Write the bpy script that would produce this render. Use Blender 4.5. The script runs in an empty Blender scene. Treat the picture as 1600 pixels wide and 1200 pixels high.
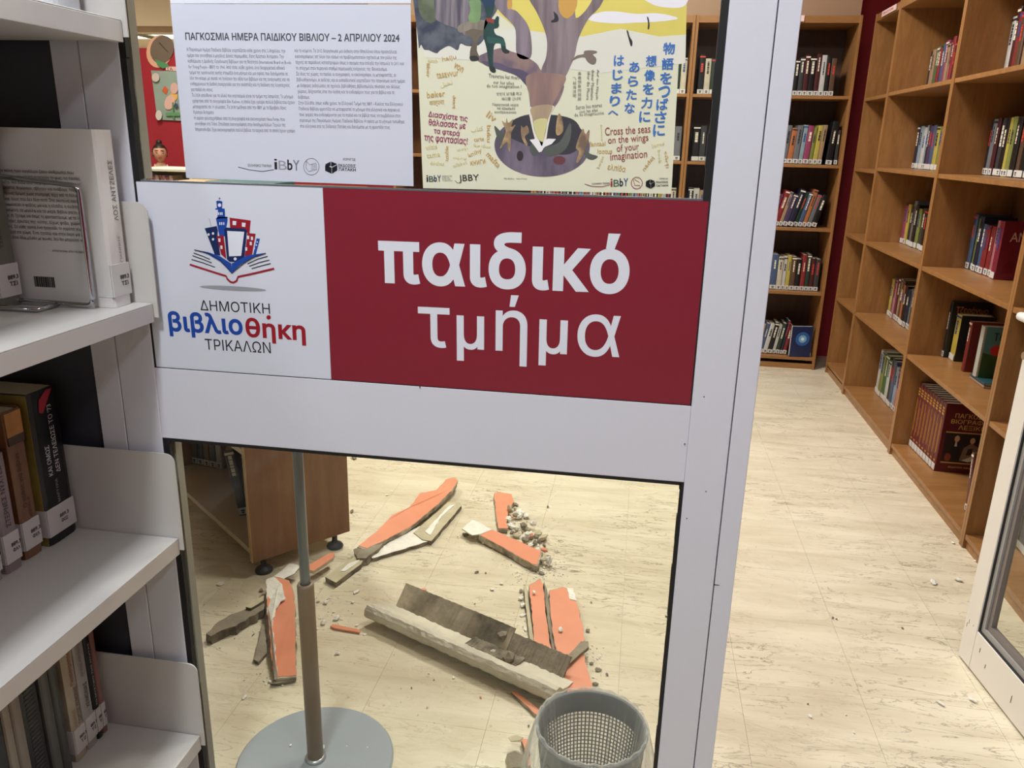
import bpy, math, random
from mathutils import Vector, Matrix, geometry
import numpy as np
random.seed(7)
SC = bpy.context.scene
COL = SC.collection
UNIT = 0.85          # the survey below is written in units of 0.85 m; everything is scaled to metres at the end
H = 1.5              # eye height in survey units

# ---------------------------------------------------------------- camera
RM = np.array([[0.98671333, 0.16076063, 0.02351218], [0.06918601, -0.28481593, -0.9560822], [-0.14700374, 0.94500577, -0.29215406]])
FOC = 1243.8
cd = bpy.data.cameras.new('camera'); cam = bpy.data.objects.new('camera', cd); COL.objects.link(cam)
cd.sensor_width = 36; cd.lens = FOC / 1600 * 36; cd.clip_start = 0.02; cd.clip_end = 100
m = Matrix(((RM[0][0], -RM[1][0], -RM[2][0], 0), (RM[0][1], -RM[1][1], -RM[2][1], 0), (RM[0][2], -RM[1][2], -RM[2][2], H * UNIT), (0, 0, 0, 1)))
cam.matrix_world = m
SC.camera = cam
# ---------------------------------------------------------------- colour management
SC.view_settings.view_transform = 'Standard'; SC.view_settings.look = 'None'
SC.view_settings.gamma = 1; SC.view_settings.use_curve_mapping = False
SC.view_settings.exposure = 0.0
# ---------------------------------------------------------------- world
w = bpy.data.worlds.new('world'); SC.world = w; w.use_nodes = True
w.node_tree.nodes['Background'].inputs[0].default_value = (0.9, 0.93, 1, 1)
w.node_tree.nodes['Background'].inputs[1].default_value = 0.25
SC.cycles.max_bounces = 8; SC.cycles.transparent_max_bounces = 16
SC.cycles.caustics_reflective = False; SC.cycles.caustics_refractive = False
try: SC.cycles.use_denoising = True
except Exception: pass
# ---------------------------------------------------------------- lights (the ceiling fixtures' own light, plus an added lamp near the child)
def area(loc, size, power, color=(1, 1, 1), size_y=None, name='ceiling_lamp_light'):
    l = bpy.data.lights.new(name, 'AREA'); l.shape = 'RECTANGLE'; l.size = size; l.size_y = size_y or size
    l.energy = power; l.color = color
    o = bpy.data.objects.new(name, l); COL.objects.link(o); o.location = loc
    return o
WARM = (1.0, 0.96, 0.90); COOL = (0.92, 0.95, 1.0)
CEIL = 3.3
LAMPS = [  # x, y, size, power, colour : room beyond the partition, then the corridor on the camera side
    (-0.25, 4.2, 0.5, 88, WARM), (-2.4, 4.4, 0.5, 60, WARM), (0.35, 2.5, 0.5, 28, WARM), (-4.4, 5.6, 0.5, 45, WARM),
    (-10.15, 15.3, 0.7, 110, WARM), (-9.1, 15.3, 0.7, 110, WARM), (-4.7, 7.0, 0.5, 45, WARM), (-6.4, 12.0, 0.6, 90, WARM),  # the lamp nearest the child is unseen, added to brighten the face
    (-1.5, 0.72, 0.22, 15, COOL), (-0.60, 0.10, 0.28, 50, COOL), (1.15, -0.1, 0.4, 19, COOL), (-0.2, -1.8, 0.5, 17, COOL)]
for (lx, ly, ls, lp, lc) in LAMPS: area((lx, ly, CEIL - 0.06), ls, lp, lc)

# ================================================================ helpers
ORD = ['first', 'second', 'third', 'fourth', 'fifth', 'sixth', 'seventh', 'eighth', 'ninth', 'tenth', 'eleventh', 'twelfth', 'thirteenth', 'fourteenth', 'fifteenth', 'sixteenth', 'seventeenth', 'eighteenth', 'nineteenth', 'twentieth']
def ray(x, y): return RM.T @ np.array([(x - 800) / FOC, (y - 600) / FOC, 1.0])
def at_y(x, y, Y): r = ray(x, y); t = Y / r[1]; return Vector((r[0] * t, Y, H + r[2] * t))
def at_x(x, y, X): r = ray(x, y); t = X / r[0]; return Vector((X, r[1] * t, H + r[2] * t))
def at_z(x, y, Z=0.0): r = ray(x, y); t = (Z - H) / r[2]; return Vector((r[0] * t, r[1] * t, Z))
def lin(c):
    return tuple(((v / 255) / 12.92 if v / 255 <= 0.04045 else ((v / 255 + 0.055) / 1.055) ** 2.4) for v in c)
MATS = {}
def mat(rgb, rough=0.5, metal=0.0, spec=0.5, noise=0.0, nscale=20.0, bump=0.0, bscale=60.0, stretch=(1, 1, 1), emit=0.0, coat=0.0, name=None, rgb2=None, detail=3.0):
    key = (rgb, rough, metal, spec, noise, nscale, bump, bscale, stretch, emit, coat, rgb2)
    if key in MATS: return MATS[key]
    m = bpy.data.materials.new(name or 'paint'); m.use_nodes = True
    nt = m.node_tree; b = nt.nodes['Principled BSDF']
    c = lin(rgb) + (1,)
    b.inputs['Base Color'].default_value = c; b.inputs['Roughness'].default_value = rough
    b.inputs['Metallic'].default_value = metal; b.inputs['Specular IOR Level'].default_value = spec
    b.inputs['Coat Weight'].default_value = coat; b.inputs['Coat Roughness'].default_value = 0.1
    if emit: b.inputs['Emission Color'].default_value = c; b.inputs['Emission Strength'].default_value = emit
    if noise or bump:
        tc = nt.nodes.new('ShaderNodeTexCoord'); mp = nt.nodes.new('ShaderNodeMapping'); mp.inputs['Scale'].default_value = stretch
        nt.links.new(tc.outputs['Object'], mp.inputs[0])
    if noise:
        n = nt.nodes.new('ShaderNodeTexNoise'); n.inputs['Scale'].default_value = nscale; n.inputs['Detail'].default_value = detail
        nt.links.new(mp.outputs[0], n.inputs['Vector'])
        r = nt.nodes.new('ShaderNodeValToRGB'); r.color_ramp.elements[0].position = 0.35; r.color_ramp.elements[1].position = 0.65
        if rgb2: c2 = lin(rgb2) + (1,)
        else: c2 = tuple(v * (1 - noise) for v in c[:3]) + (1,)
        r.color_ramp.elements[0].color = c2; r.color_ramp.elements[1].color = c
        nt.links.new(n.outputs['Fac'], r.inputs[0]); nt.links.new(r.outputs[0], b.inputs['Base Color'])
    if bump:
        n2 = nt.nodes.new('ShaderNodeTexNoise'); n2.inputs['Scale'].default_value = bscale; n2.inputs['Detail'].default_value = 4
        nt.links.new(mp.outputs[0], n2.inputs['Vector'])
        bp = nt.nodes.new('ShaderNodeBump'); bp.inputs['Strength'].default_value = bump; bp.inputs['Distance'].default_value = 0.01
        nt.links.new(n2.outputs['Fac'], bp.inputs['Height']); nt.links.new(bp.outputs[0], b.inputs['Normal'])
    MATS[key] = m
    return m

class MB:
    def __init__(s): s.v = []; s.f = []; s.mi = []; s.cur = 0
    def add(s, vs, fs):
        b = len(s.v); s.v += [tuple(v) for v in vs]
        for f in fs: s.f.append(tuple(i + b for i in f)); s.mi.append(s.cur)
        return s
    def box(s, x0, x1, y0, y1, z0, z1, M=None):
        vs = [Vector((x, y, z)) for z in (z0, z1) for (x, y) in ((x0, y0), (x1, y0), (x1, y1), (x0, y1))]
        if M is not None: vs = [M @ v for v in vs]
        return s.add(vs, [(3, 2, 1, 0), (4, 5, 6, 7), (0, 1, 5, 4), (1, 2, 6, 5), (2, 3, 7, 6), (3, 0, 4, 7)])
    def prism(s, top, bot):          # two matching rings of points, top counter-clockwise seen from above
        n = len(top)
        return s.add(list(top) + list(bot), [tuple(range(n)), tuple(range(2 * n - 1, n - 1, -1))] + [(i + n, (i + 1) % n + n, (i + 1) % n, i) for i in range(n)])
    def tube(s, pts, r, n=10, closed=False):
        pts = [Vector(p) for p in pts]; N = len(pts); rings = []
        rr = r if isinstance(r, (list, tuple)) else [r] * N
        up = Vector((0, 0, 1))
        for i, p in enumerate(pts):
            if closed: d = pts[(i + 1) % N] - pts[i - 1]
            else: d = pts[min(i + 1, N - 1)] - pts[max(i - 1, 0)]
            d.normalize()
            a = d.cross(up if abs(d.z) < 0.95 else Vector((1, 0, 0))).normalized(); b = a.cross(d)
            rings.append([p + (a * math.cos(2 * math.pi * k / n) + b * math.sin(2 * math.pi * k / n)) * rr[i] for k in range(n)])
        vs = [v for r_ in rings for v in r_]; fs = []
        for i in range(N if closed else N - 1):
            j = (i + 1) % N
            for k in range(n): fs.append((i * n + k, i * n + (k + 1) % n, j * n + (k + 1) % n, j * n + k))
        if not closed: fs += [tuple(range(n - 1, -1, -1)), tuple((N - 1) * n + k for k in range(n))]
        return s.add(vs, fs)
    def lathe(s, prof, c=(0, 0, 0), n=48, fn=None):
        vs = []; P = len(prof)
        for k in range(n):
            a = 2 * math.pi * k / n
            for i, (r, z) in enumerate(prof):
                if fn: r, z = fn(a, i, r, z)
                vs.append((c[0] + r * math.cos(a), c[1] + r * math.sin(a), c[2] + z))
        fs = [(k * P + i, ((k + 1) % n) * P + i, ((k + 1) % n) * P + i + 1, k * P + i + 1) for k in range(n) for i in range(P - 1)]
        return s.add(vs, fs)
    def build(s, name, m, parent=None, smooth=False, bevel=0.0):
        me = bpy.data.meshes.new(name); me.from_pydata(s.v, [], s.f)
        for mm in (m if isinstance(m, (list, tuple)) else [m]): me.materials.append(mm)
        if isinstance(m, (list, tuple)): me.polygons.foreach_set('material_index', s.mi)
        if smooth: me.polygons.foreach_set('use_smooth', [True] * len(me.polygons))
        me.update()
        o = bpy.data.objects.new(name, me); COL.objects.link(o)
        if parent is not None: o.parent = parent
        if bevel:
            md = o.modifiers.new('bevel', 'BEVEL'); md.width = bevel; md.segments = 2; md.limit_method = 'ANGLE'
        return o
def tag(o, label=None, cat=None, group=None, kind=None):
    if label: o['label'] = label
    if cat: o['category'] = cat
    if group: o['group'] = group
    if kind: o['kind'] = kind
    return o
def empty(name, loc=(0, 0, 0), rz=0, label=None, cat=None, group=None):
    o = bpy.data.objects.new(name, None); COL.objects.link(o); o.location = loc; o.rotation_euler = (0, 0, rz)
    o.empty_display_size = 0.05
    return tag(o, label, cat, group)

# ---------------------------------------------------------------- lettering
GL = {}
def outline(body, res, off, size=1.0):
    c = bpy.data.curves.new('g', 'FONT'); c.body = body; c.fill_mode = 'NONE'; c.resolution_u = res; c.offset = off; c.size = size
    o = bpy.data.objects.new('g', c); COL.objects.link(o)
    dg = bpy.context.evaluated_depsgraph_get(); dg.update()
    me = bpy.data.meshes.new_from_object(o.evaluated_get(dg))
    vs = [(v.co.x, v.co.y) for v in me.vertices]; es = [tuple(e.vertices) for e in me.edges]
    bpy.data.objects.remove(o); bpy.data.curves.remove(c); bpy.data.meshes.remove(me)
    return vs, es
def fill(vs, es, off=0.0):
    nx = {}
    for a, b in es: nx.setdefault(a, []).append(b); nx.setdefault(b, []).append(a)
    seen = set(); loops = []
    for a in range(len(vs)):
        if a in seen or a not in nx: continue
        st = a; lp = [a]; seen.add(a); cur = min(nx[a]) if (a + 1) not in nx[a] else a + 1
        while cur != st and cur not in seen:
            lp.append(cur); seen.add(cur)
            n = [k for k in nx[cur] if k not in seen]
            if not n: break
            cur = n[0]
        if len(lp) > 2: loops.append(lp)
    if not loops: return [], []
    sgn = 0
    if off > 0:                      # bolder weight: every contour is moved outwards with mitred corners before filling
        LP = [np.array([vs[i] for i in lp]) for lp in loops]
        ar = [0.5 * float(np.sum(A_[:, 0] * np.roll(A_[:, 1], -1) - np.roll(A_[:, 0], -1) * A_[:, 1])) for A_ in LP]
        sgn = 1 if ar[max(range(len(ar)), key=lambda i: abs(ar[i]))] > 0 else -1
        vs = []; loops = []
        for A_ in LP:
            A_ = A_[[i for i in range(len(A_)) if np.hypot(*(A_[i] - A_[i - 1])) > 1e-4]]; m_ = len(A_)
            if m_ < 3: continue
            d0 = A_ - np.roll(A_, 1, axis=0); d0 /= np.hypot(d0[:, 0], d0[:, 1])[:, None]; d1 = np.roll(d0, -1, axis=0)
            mt = (np.stack([d0[:, 1], -d0[:, 0]], 1) + np.stack([d1[:, 1], -d1[:, 0]], 1)) * sgn
            k_ = 1.0 / np.maximum(0.5 * np.sum(mt * mt, 1), 0.4); O_ = A_ + mt * k_[:, None] * off
            loops.append(list(range(len(vs), len(vs) + m_))); vs += [tuple(p) for p in O_]
    pts = [Vector(v) for v in vs]
    cons = [(lp[i], lp[(i + 1) % len(lp)]) for lp in loops for i in range(len(lp))]
    r = geometry.delaunay_2d_cdt(pts, cons, [], 0, 1e-6)
    V, F = r[0], r[2]
    LX = [np.array([vs[i] for i in lp]) for lp in loops]; out = []
    for f in F:
        cx = sum(V[i].x for i in f) / len(f); cy = sum(V[i].y for i in f) / len(f); wn = 0
        for A_ in LX:
            B_ = np.roll(A_, -1, axis=0); side = (B_[:, 0] - A_[:, 0]) * (cy - A_[:, 1]) - (cx - A_[:, 0]) * (B_[:, 1] - A_[:, 1])
            wn += int(np.sum((A_[:, 1] <= cy) & (B_[:, 1] > cy) & (side > 0))) - int(np.sum((A_[:, 1] > cy) & (B_[:, 1] <= cy) & (side < 0)))
        if (wn != 0 if not sgn else wn * sgn > 0): out.append(tuple(f))
    used = sorted({i for f in out for i in f}); mp = {u: i for i, u in enumerate(used)}
    return [(V[u].x, V[u].y) for u in used], [tuple(mp[i] for i in f) for f in out]
def width(body):
    vs, _ = outline(body, 1, 0); xs = [v[0] for v in vs]; return max(xs) - min(xs)
HH = None
def glyph(ch, res, off):
    global HH
    if HH is None: HH = width('HH')
    k = (ch, res, off)
    if k not in GL:
        if ch == ' ': GL[k] = ([], [], 0.28)
        else: GL[k] = fill(*outline(ch, res, 0.0), off) + (width('H' + ch + 'H') - HH,)
    return GL[k]
def text2d(s, res=3, off=0.0, track=0.0):
    V = []; F = []; x = 0
    for ch in s:
        v, f, adv = glyph(ch, res, off)
        b = len(V); V += [(p[0] + x, p[1]) for p in v]; F += [tuple(i + b for i in t) for t in f]; x += adv + track
    return V, F
def put_text(mb, s, P0, ux, uy, res=3, off=0.0, fit=True, track=0.0):
    """text box s with lower-left P0; ux, uy = full width / height vectors the inked bounds are fitted to"""
    V, F = text2d(s, res, off, track)
    if not V: return
    x0 = min(v[0] for v in V); x1 = max(v[0] for v in V); y0 = min(v[1] for v in V); y1 = max(v[1] for v in V)
    if not fit: y0, y1 = -0.22, 0.75
    mb.add([P0 + ux * ((v[0] - x0) / max(x1 - x0, 1e-6)) + uy * ((v[1] - y0) / max(y1 - y0, 1e-6)) for v in V], F)
def px_text(mb, s, bl, br, h, Y, res=2, off=0.0, fit=True, track=0.0):
    """text on the plane y = Y whose lower left / lower right corners sit at the surveyed points bl, br; h = height in survey pixels"""
    A = at_y(bl[0], bl[1], Y); B = at_y(br[0], br[1], Y); ux = B - A
    k = ux.length / math.hypot(br[0] - bl[0], br[1] - bl[1])
    u = ux.normalized(); uy = Vector((-u.z, 0, u.x)) * (h * k)
    put_text(mb, s, A, ux, uy, res, off, fit, track)
def px_poly(mb, pts, Y, mp=lambda x, y: (x, y), thick=0.0):
    P = [at_y(*mp(*p), Y) for p in pts]
    A = sum(P[i].x * P[(i + 1) % len(P)].z - P[(i + 1) % len(P)].x * P[i].z for i in range(len(P)))
    if A < 0: P.reverse()          # counter-clockwise from the camera side (normal -y)
    mb.add(P, [tuple(range(len(P)))])
def px_stroke(mb, pts, wd, Y, mp=lambda x, y: (x, y)):
    P = [at_y(*mp(*p), Y) for p in pts]; k = (at_y(601, 300, Y) - at_y(600, 300, Y)).length
    L = []; R = []
    for i, p in enumerate(P):
        d = (P[min(i + 1, len(P) - 1)] - P[max(i - 1, 0)]).normalized(); n = Vector((-d.z, 0, d.x)) * (wd * k / 2)
        L.append(p + n); R.append(p - n)
    for i in range(len(P) - 1): mb.add([R[i], R[i + 1], L[i + 1], L[i]], [(0, 1, 2, 3)])
def ell(cx, cy, rx, ry, n=28, rot=0.0, a0=0, a1=2 * math.pi):
    o = []
    for k in range(n):
        a = a0 + (a1 - a0) * k / (n if abs(a1 - a0 - 2 * math.pi) < 1e-6 else n - 1); x = rx * math.cos(a); y = ry * math.sin(a)
        o.append((cx + x * math.cos(rot) - y * math.sin(rot), cy + x * math.sin(rot) + y * math.cos(rot)))
    return o

# ================================================================ materials
WHITEAL = mat((214, 217, 226), 0.38, name='white_lacquer', bump=0.03, bscale=90)
LEAFAL = mat((226, 221, 212), 0.38, name='white_lacquer_leaf', bump=0.03, bscale=90)
GREYAL = mat((150, 148, 146), 0.4, name='grey_lacquer')
SHELFM = mat((194, 192, 187), 0.42, name='shelf_lacquer', bump=0.02, bscale=120)
BLACK = mat((14, 15, 18), 0.6, name='rubber')
def wood(name, stretch, c1=(160, 114, 68), c2=(128, 88, 48), rough=0.36):
    m = bpy.data.materials.new(name); m.use_nodes = True; nt = m.node_tree; b = nt.nodes['Principled BSDF']
    tc = nt.nodes.new('ShaderNodeTexCoord'); mp = nt.nodes.new('ShaderNodeMapping'); mp.inputs['Scale'].default_value = stretch
    n = nt.nodes.new('ShaderNodeTexNoise'); n.inputs['Scale'].default_value = 6; n.inputs['Detail'].default_value = 6; n.inputs['Distortion'].default_value = 0.6
    n2 = nt.nodes.new('ShaderNodeTexNoise'); n2.inputs['Scale'].default_value = 60; n2.inputs['Detail'].default_value = 3
    r = nt.nodes.new('ShaderNodeValToRGB'); r.color_ramp.elements[0].position = 0.3; r.color_ramp.elements[1].position = 0.7
    r.color_ramp.elements[0].color = lin(c2) + (1,); r.color_ramp.elements[1].color = lin(c1) + (1,)
    mx = nt.nodes.new('ShaderNodeMath'); mx.operation = 'MULTIPLY_ADD'; mx.inputs[1].default_value = 0.35
    nt.links.new(tc.outputs['Object'], mp.inputs[0]); nt.links.new(mp.outputs[0], n.inputs['Vector']); nt.links.new(mp.outputs[0], n2.inputs['Vector'])
    ml = nt.nodes.new('ShaderNodeMath'); ml.operation = 'MULTIPLY'; ml.inputs[1].default_value = 0.65
    nt.links.new(n.outputs['Fac'], ml.inputs[0]); nt.links.new(n2.outputs['Fac'], mx.inputs[0]); nt.links.new(ml.outputs[0], mx.inputs[2])
    nt.links.new(mx.outputs[0], r.inputs[0]); nt.links.new(r.outputs[0], b.inputs['Base Color'])
    b.inputs['Roughness'].default_value = rough
    return m
OAKV = wood('oak_upright', (6, 6, 0.7)); OAKH = wood('oak_shelf', (6, 0.7, 6)); OAKX = wood('oak_shelf_across', (0.7, 6, 6))
OAKB = wood('oak_back', (6, 6, 0.6), (120, 82, 48), (94, 62, 34))
DKB = wood('brown_back', (6, 6, 0.6), (84, 56, 44), (66, 44, 34), 0.5)
BROWNP = wood('brown_end_panel', (6, 6, 0.8), (136, 98, 66), (112, 78, 52), 0.42)

def marble():
    m = bpy.data.materials.new('veined_marble'); m.use_nodes = True; nt = m.node_tree; b = nt.nodes['Principled BSDF']
    N = nt.nodes.new; L = nt.links.new
    tc = N('ShaderNodeTexCoord'); oi = N('ShaderNodeObjectInfo'); geo = N('ShaderNodeNewGeometry')
    add = N('ShaderNodeVectorMath'); add.operation = 'MULTIPLY_ADD'
    rnd = N('ShaderNodeCombineXYZ'); L(oi.outputs['Random'], rnd.inputs[0]); L(oi.outputs['Random'], rnd.inputs[1]); L(oi.outputs['Random'], rnd.inputs[2])
    L(rnd.outputs[0], add.inputs[0]); add.inputs[1].default_value = (0.05, 0.004, 0); L(geo.outputs['Position'], add.inputs[2])
    mp = N('ShaderNodeMapping'); mp.inputs['Scale'].default_value = (1.5, 7.5, 1); L(add.outputs[0], mp.inputs[0])
    n1 = N('ShaderNodeTexNoise'); n1.inputs['Scale'].default_value = 1.6; n1.inputs['Detail'].default_value = 7; n1.inputs['Roughness'].default_value = 0.62; n1.inputs['Distortion'].default_value = 0.5
    L(mp.outputs[0], n1.inputs['Vector'])
    r1 = N('ShaderNodeValToRGB'); e = r1.color_ramp.elements
    e[0].position = 0.30; e[0].color = lin((200, 189, 163)) + (1,); e[1].position = 0.60; e[1].color = lin((222, 213, 190)) + (1,)
    L(n1.outputs['Fac'], r1.inputs[0])
    n2 = N('ShaderNodeTexNoise'); n2.inputs['Scale'].default_value = 3.4; n2.inputs['Detail'].default_value = 8; n2.inputs['Roughness'].default_value = 0.6; n2.inputs['Distortion'].default_value = 0.9
    L(mp.outputs[0], n2.inputs['Vector'])
    r2 = N('ShaderNodeValToRGB'); e = r2.color_ramp.elements
    e[0].position = 0.486; e[0].color = (0, 0, 0, 1); e[1].position = 0.5; e[1].color = (1, 1, 1, 1)
    k = e.new(0.514); k.color = (0, 0, 0, 1)
    L(n2.outputs['Fac'], r2.inputs[0])
    n3 = N('ShaderNodeTexNoise'); n3.inputs['Scale'].default_value = 3.0; n3.inputs['Detail'].default_value = 2; L(geo.outputs['Position'], n3.inputs['Vector'])
    r3 = N('ShaderNodeValToRGB'); e = r3.color_ramp.elements; e[0].position = 0.40; e[0].color = (0.15, 0.15, 0.15, 1); e[1].position = 0.62; e[1].color = (0.9, 0.9, 0.9, 1); L(n3.outputs['Fac'], r3.inputs[0])
    mu = N('ShaderNodeMath'); mu.operation = 'MULTIPLY'; L(r2.outputs[0], mu.inputs[0]); L(r3.outputs[0], mu.inputs[1])
    mx = N('ShaderNodeMixRGB'); L(mu.outputs[0], mx.inputs[0]); L(r1.outputs[0], mx.inputs[1]); mx.inputs[2].default_value = lin((116, 102, 78)) + (1,)
    # pale dust and scuffs
    n4 = N('ShaderNodeTexNoise'); n4.inputs['Scale'].default_value = 55; n4.inputs['Detail'].default_value = 3; L(geo.outputs['Position'], n4.inputs['Vector'])
    r4 = N('ShaderNodeValToRGB'); e = r4.color_ramp.elements; e[0].position = 0.66; e[0].color = (0, 0, 0, 1); e[1].position = 0.74; e[1].color = (0.6, 0.6, 0.6, 1); L(n4.outputs['Fac'], r4.inputs[0])
    mx2 = N('ShaderNodeMixRGB'); L(r4.outputs[0], mx2.inputs[0]); L(mx.outputs[0], mx2.inputs[1]); mx2.inputs[2].default_value = lin((168, 152, 122)) + (1,)
    L(mx2.outputs[0], b.inputs['Base Color']); b.inputs['Roughness'].default_value = 0.22
    rr = N('ShaderNodeMapRange'); rr.inputs[3].default_value = 0.16; rr.inputs[4].default_value = 0.42; L(n3.outputs['Fac'], rr.inputs[0]); L(rr.outputs[0], b.inputs['Roughness'])
    return m
MARBLE = marble()
def glassmat(tint=(0.96, 0.975, 0.94)):
    m = bpy.data.materials.new('clear_glass'); m.use_nodes = True; nt = m.node_tree; nt.nodes.clear()
    o = nt.nodes.new('ShaderNodeOutputMaterial'); mx = nt.nodes.new('ShaderNodeMixShader'); fr = nt.nodes.new('ShaderNodeFresnel'); fr.inputs[0].default_value = 1.45
    t = nt.nodes.new('ShaderNodeBsdfTransparent'); t.inputs[0].default_value = tint + (1,)
    g = nt.nodes.new('ShaderNodeBsdfGlossy'); g.inputs['Roughness'].default_value = 0.01
    ge = nt.nodes.new('ShaderNodeNewGeometry'); iv = nt.nodes.new('ShaderNodeMath'); iv.operation = 'SUBTRACT'; iv.inputs[0].default_value = 1.6; nt.links.new(ge.outputs['Backfacing'], iv.inputs[1])
    bk = nt.nodes.new('ShaderNodeMath'); bk.operation = 'GREATER_THAN'; bk.inputs[1].default_value = 1.0; nt.links.new(iv.outputs[0], bk.inputs[0])
    mu = nt.nodes.new('ShaderNodeMath'); mu.operation = 'MULTIPLY'; mu.use_clamp = True; nt.links.new(fr.outputs[0], mu.inputs[0]); nt.links.new(bk.outputs[0], mu.inputs[1])
    nt.links.new(mu.outputs[0], mx.inputs[0]); nt.links.new(t.outputs[0], mx.inputs[1]); nt.links.new(g.outputs[0], mx.inputs[2]); nt.links.new(mx.outputs[0], o.inputs[0])
    return m
GLASS = glassmat()

# ================================================================ the setting
def struct(name, mb, m, **k): o = mb.build(name, m, **k); o['kind'] = 'structure'; return o
GROUT = mat((188, 176, 148), 0.7, name='grout')
floor = struct('floor', MB().box(-12, 1.9, -4, 20, -0.06, -0.004), GROUT)
T = 0.3435; g = 0.00035
tile_me = None; cand = []
for i in range(-34, 6):
    for j in range(0, 50):
        x0 = 0.0265 + T * i; y0 = 1.385 + 0.3425 * j - 0.3425
        cx, cy = x0 + T / 2, y0 + T / 2
        v = RM @ (np.array([cx, cy, 0]) - np.array([0, 0, H])); px = 800 + FOC * v[0] / v[2]; py = 600 + FOC * v[1] / v[2]
        vis = v[2] > 0 and -60 < px < 1680 and 560 < py < 1290 and cy < 6
        cand.append((0 if vis else 1, cy, x0, y0))
cand.sort()
rest = MB()
for n, (nv, cy, x0, y0) in enumerate(cand):
    if n < 300 and not nv:
        if tile_me is None:
            o = MB().box(g, T - g, g, 0.3425 - g, -0.004, 0.0).build('tile', MARBLE, floor); tile_me = o.data
        else:
            o = bpy.data.objects.new('tile', tile_me); COL.objects.link(o); o.parent = floor
        o.location = (x0, y0, 0)
    else: rest.box(x0 + g, x0 + T - g, y0 + g, y0 + 0.3425 - g, -0.004, 0.0)
o = rest.build('far_tiles', MARBLE, floor); o['kind'] = 'stuff'
struct('ceiling', MB().box(-12, 1.9, -4, 20, CEIL, CEIL + 0.1), mat((214, 200, 184), 0.9, name='ceiling_paint'))
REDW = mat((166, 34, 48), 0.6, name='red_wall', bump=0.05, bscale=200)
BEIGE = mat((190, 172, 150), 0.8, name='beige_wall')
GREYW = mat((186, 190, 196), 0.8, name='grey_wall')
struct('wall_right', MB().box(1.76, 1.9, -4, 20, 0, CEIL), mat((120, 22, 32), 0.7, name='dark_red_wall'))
struct('wall_left', MB().box(-12.1, -12, -4, 20, 0, CEIL), BEIGE)
struct('wall_back', MB().box(-12, 1.9, 20, 20.1, 0, CEIL), BEIGE)
struct('wall_front', MB().box(-12, 1.9, -4.1, -4, 0, CEIL), GREYW)
struct('wall_middle', MB().box(-1.95, 1.76, 6.12, 6.22, 0, CEIL), REDW)
struct('wall_side', MB().box(-11, -1.95, 8.5, 8.62, 0, 2.362), REDW)
struct('trim_1', MB().box(-1.95, 1.262, 5.72, 6.12, 2.30, 2.75), mat((150, 122, 98), 0.6, name='bulkhead'))
struct('trim_2', MB().box(-12, -1.95, 14.2, 14.4, 3.2, CEIL), BEIGE)

# ---- ceiling light fixtures (the panels the lamps above sit in, with one for the added lamp)
EM = {WARM: mat((255, 244, 222), 0.5, emit=5.0, name='lit_diffuser'), COOL: mat((240, 246, 255), 0.5, emit=5.0, name='lit_diffuser_cool')}
for k, (lx, ly, ls, lp, lc) in enumerate(LAMPS):
    where = 'over the red wall far left' if ly > 6.5 else ('over the wood bookcases' if ly > 1.3 else 'over the corridor before the glass')
    e = empty('ceiling_light', (lx, ly, CEIL), 0, 'recessed ceiling light panel %s, %s of its row' % (where, ORD[k if k < 4 else k - 4 if k < 8 else k - 8]), 'ceiling light', 'ceiling lights ' + where)
    s = ls / 2 + 0.04
    fm = MB(); fm.box(-s, s, -s, -s + 0.03, -0.05, 0); fm.box(-s, s, s - 0.03, s, -0.05, 0); fm.box(-s, -s + 0.03, -s + 0.03, s - 0.03, -0.05, 0); fm.box(s - 0.03, s, -s + 0.03, s - 0.03, -0.05, 0)
    fm.build('frame', GREYAL, e); MB().box(-s + 0.03, s - 0.03, -s + 0.03, s - 0.03, -0.03, -0.005).build('diffuser', EM[lc], e)

# ================================================================ glazed partition (front face y = 1.295)
YF, YB = 1.295, 1.335
PZ = 2.45
def al(nm, x0, x1, z0, z1, m=WHITEAL, y0=YF, y1=YB, parent=None): return MB().box(x0, x1, y0, y1, z0, z1).build(nm, m, parent, bevel=0.0015)
part = empty('glazed_partition', (0, 0, 0), 0, 'white aluminium glazed partition with blue-white and red sign panel and posters', 'partition')
XL0, XL1, XR0, XR1, XP = -0.9455, -0.873, 0.103, 0.1705, 0.205
al('stile', XL0, XL1, 0.005, PZ, parent=part); al('stile', XR0, XR1, 0.005, PZ, parent=part)
al('rail', XL1, XR0, 0.9435, 1.0835, parent=part, y0=YF + 0.0012); al('rail', XL1, XR0, 0.005, 0.13, parent=part, y0=YF + 0.0012); al('rail', XL1, XR0, PZ - 0.09, PZ, parent=part)
al('post', XR1 + 0.0018, XP, 0.0, PZ + 0.06, parent=part); al('post', -0.998, XL0 - 0.0018, 0.0, PZ + 0.06, parent=part)
al('header', -3.2, 1.9, PZ + 0.062, PZ + 0.16, parent=part); al('fascia_panel', -3.2, 1.76, PZ + 0.16, CEIL, GREYAL, YF + 0.01, YB - 0.01, part)
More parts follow.
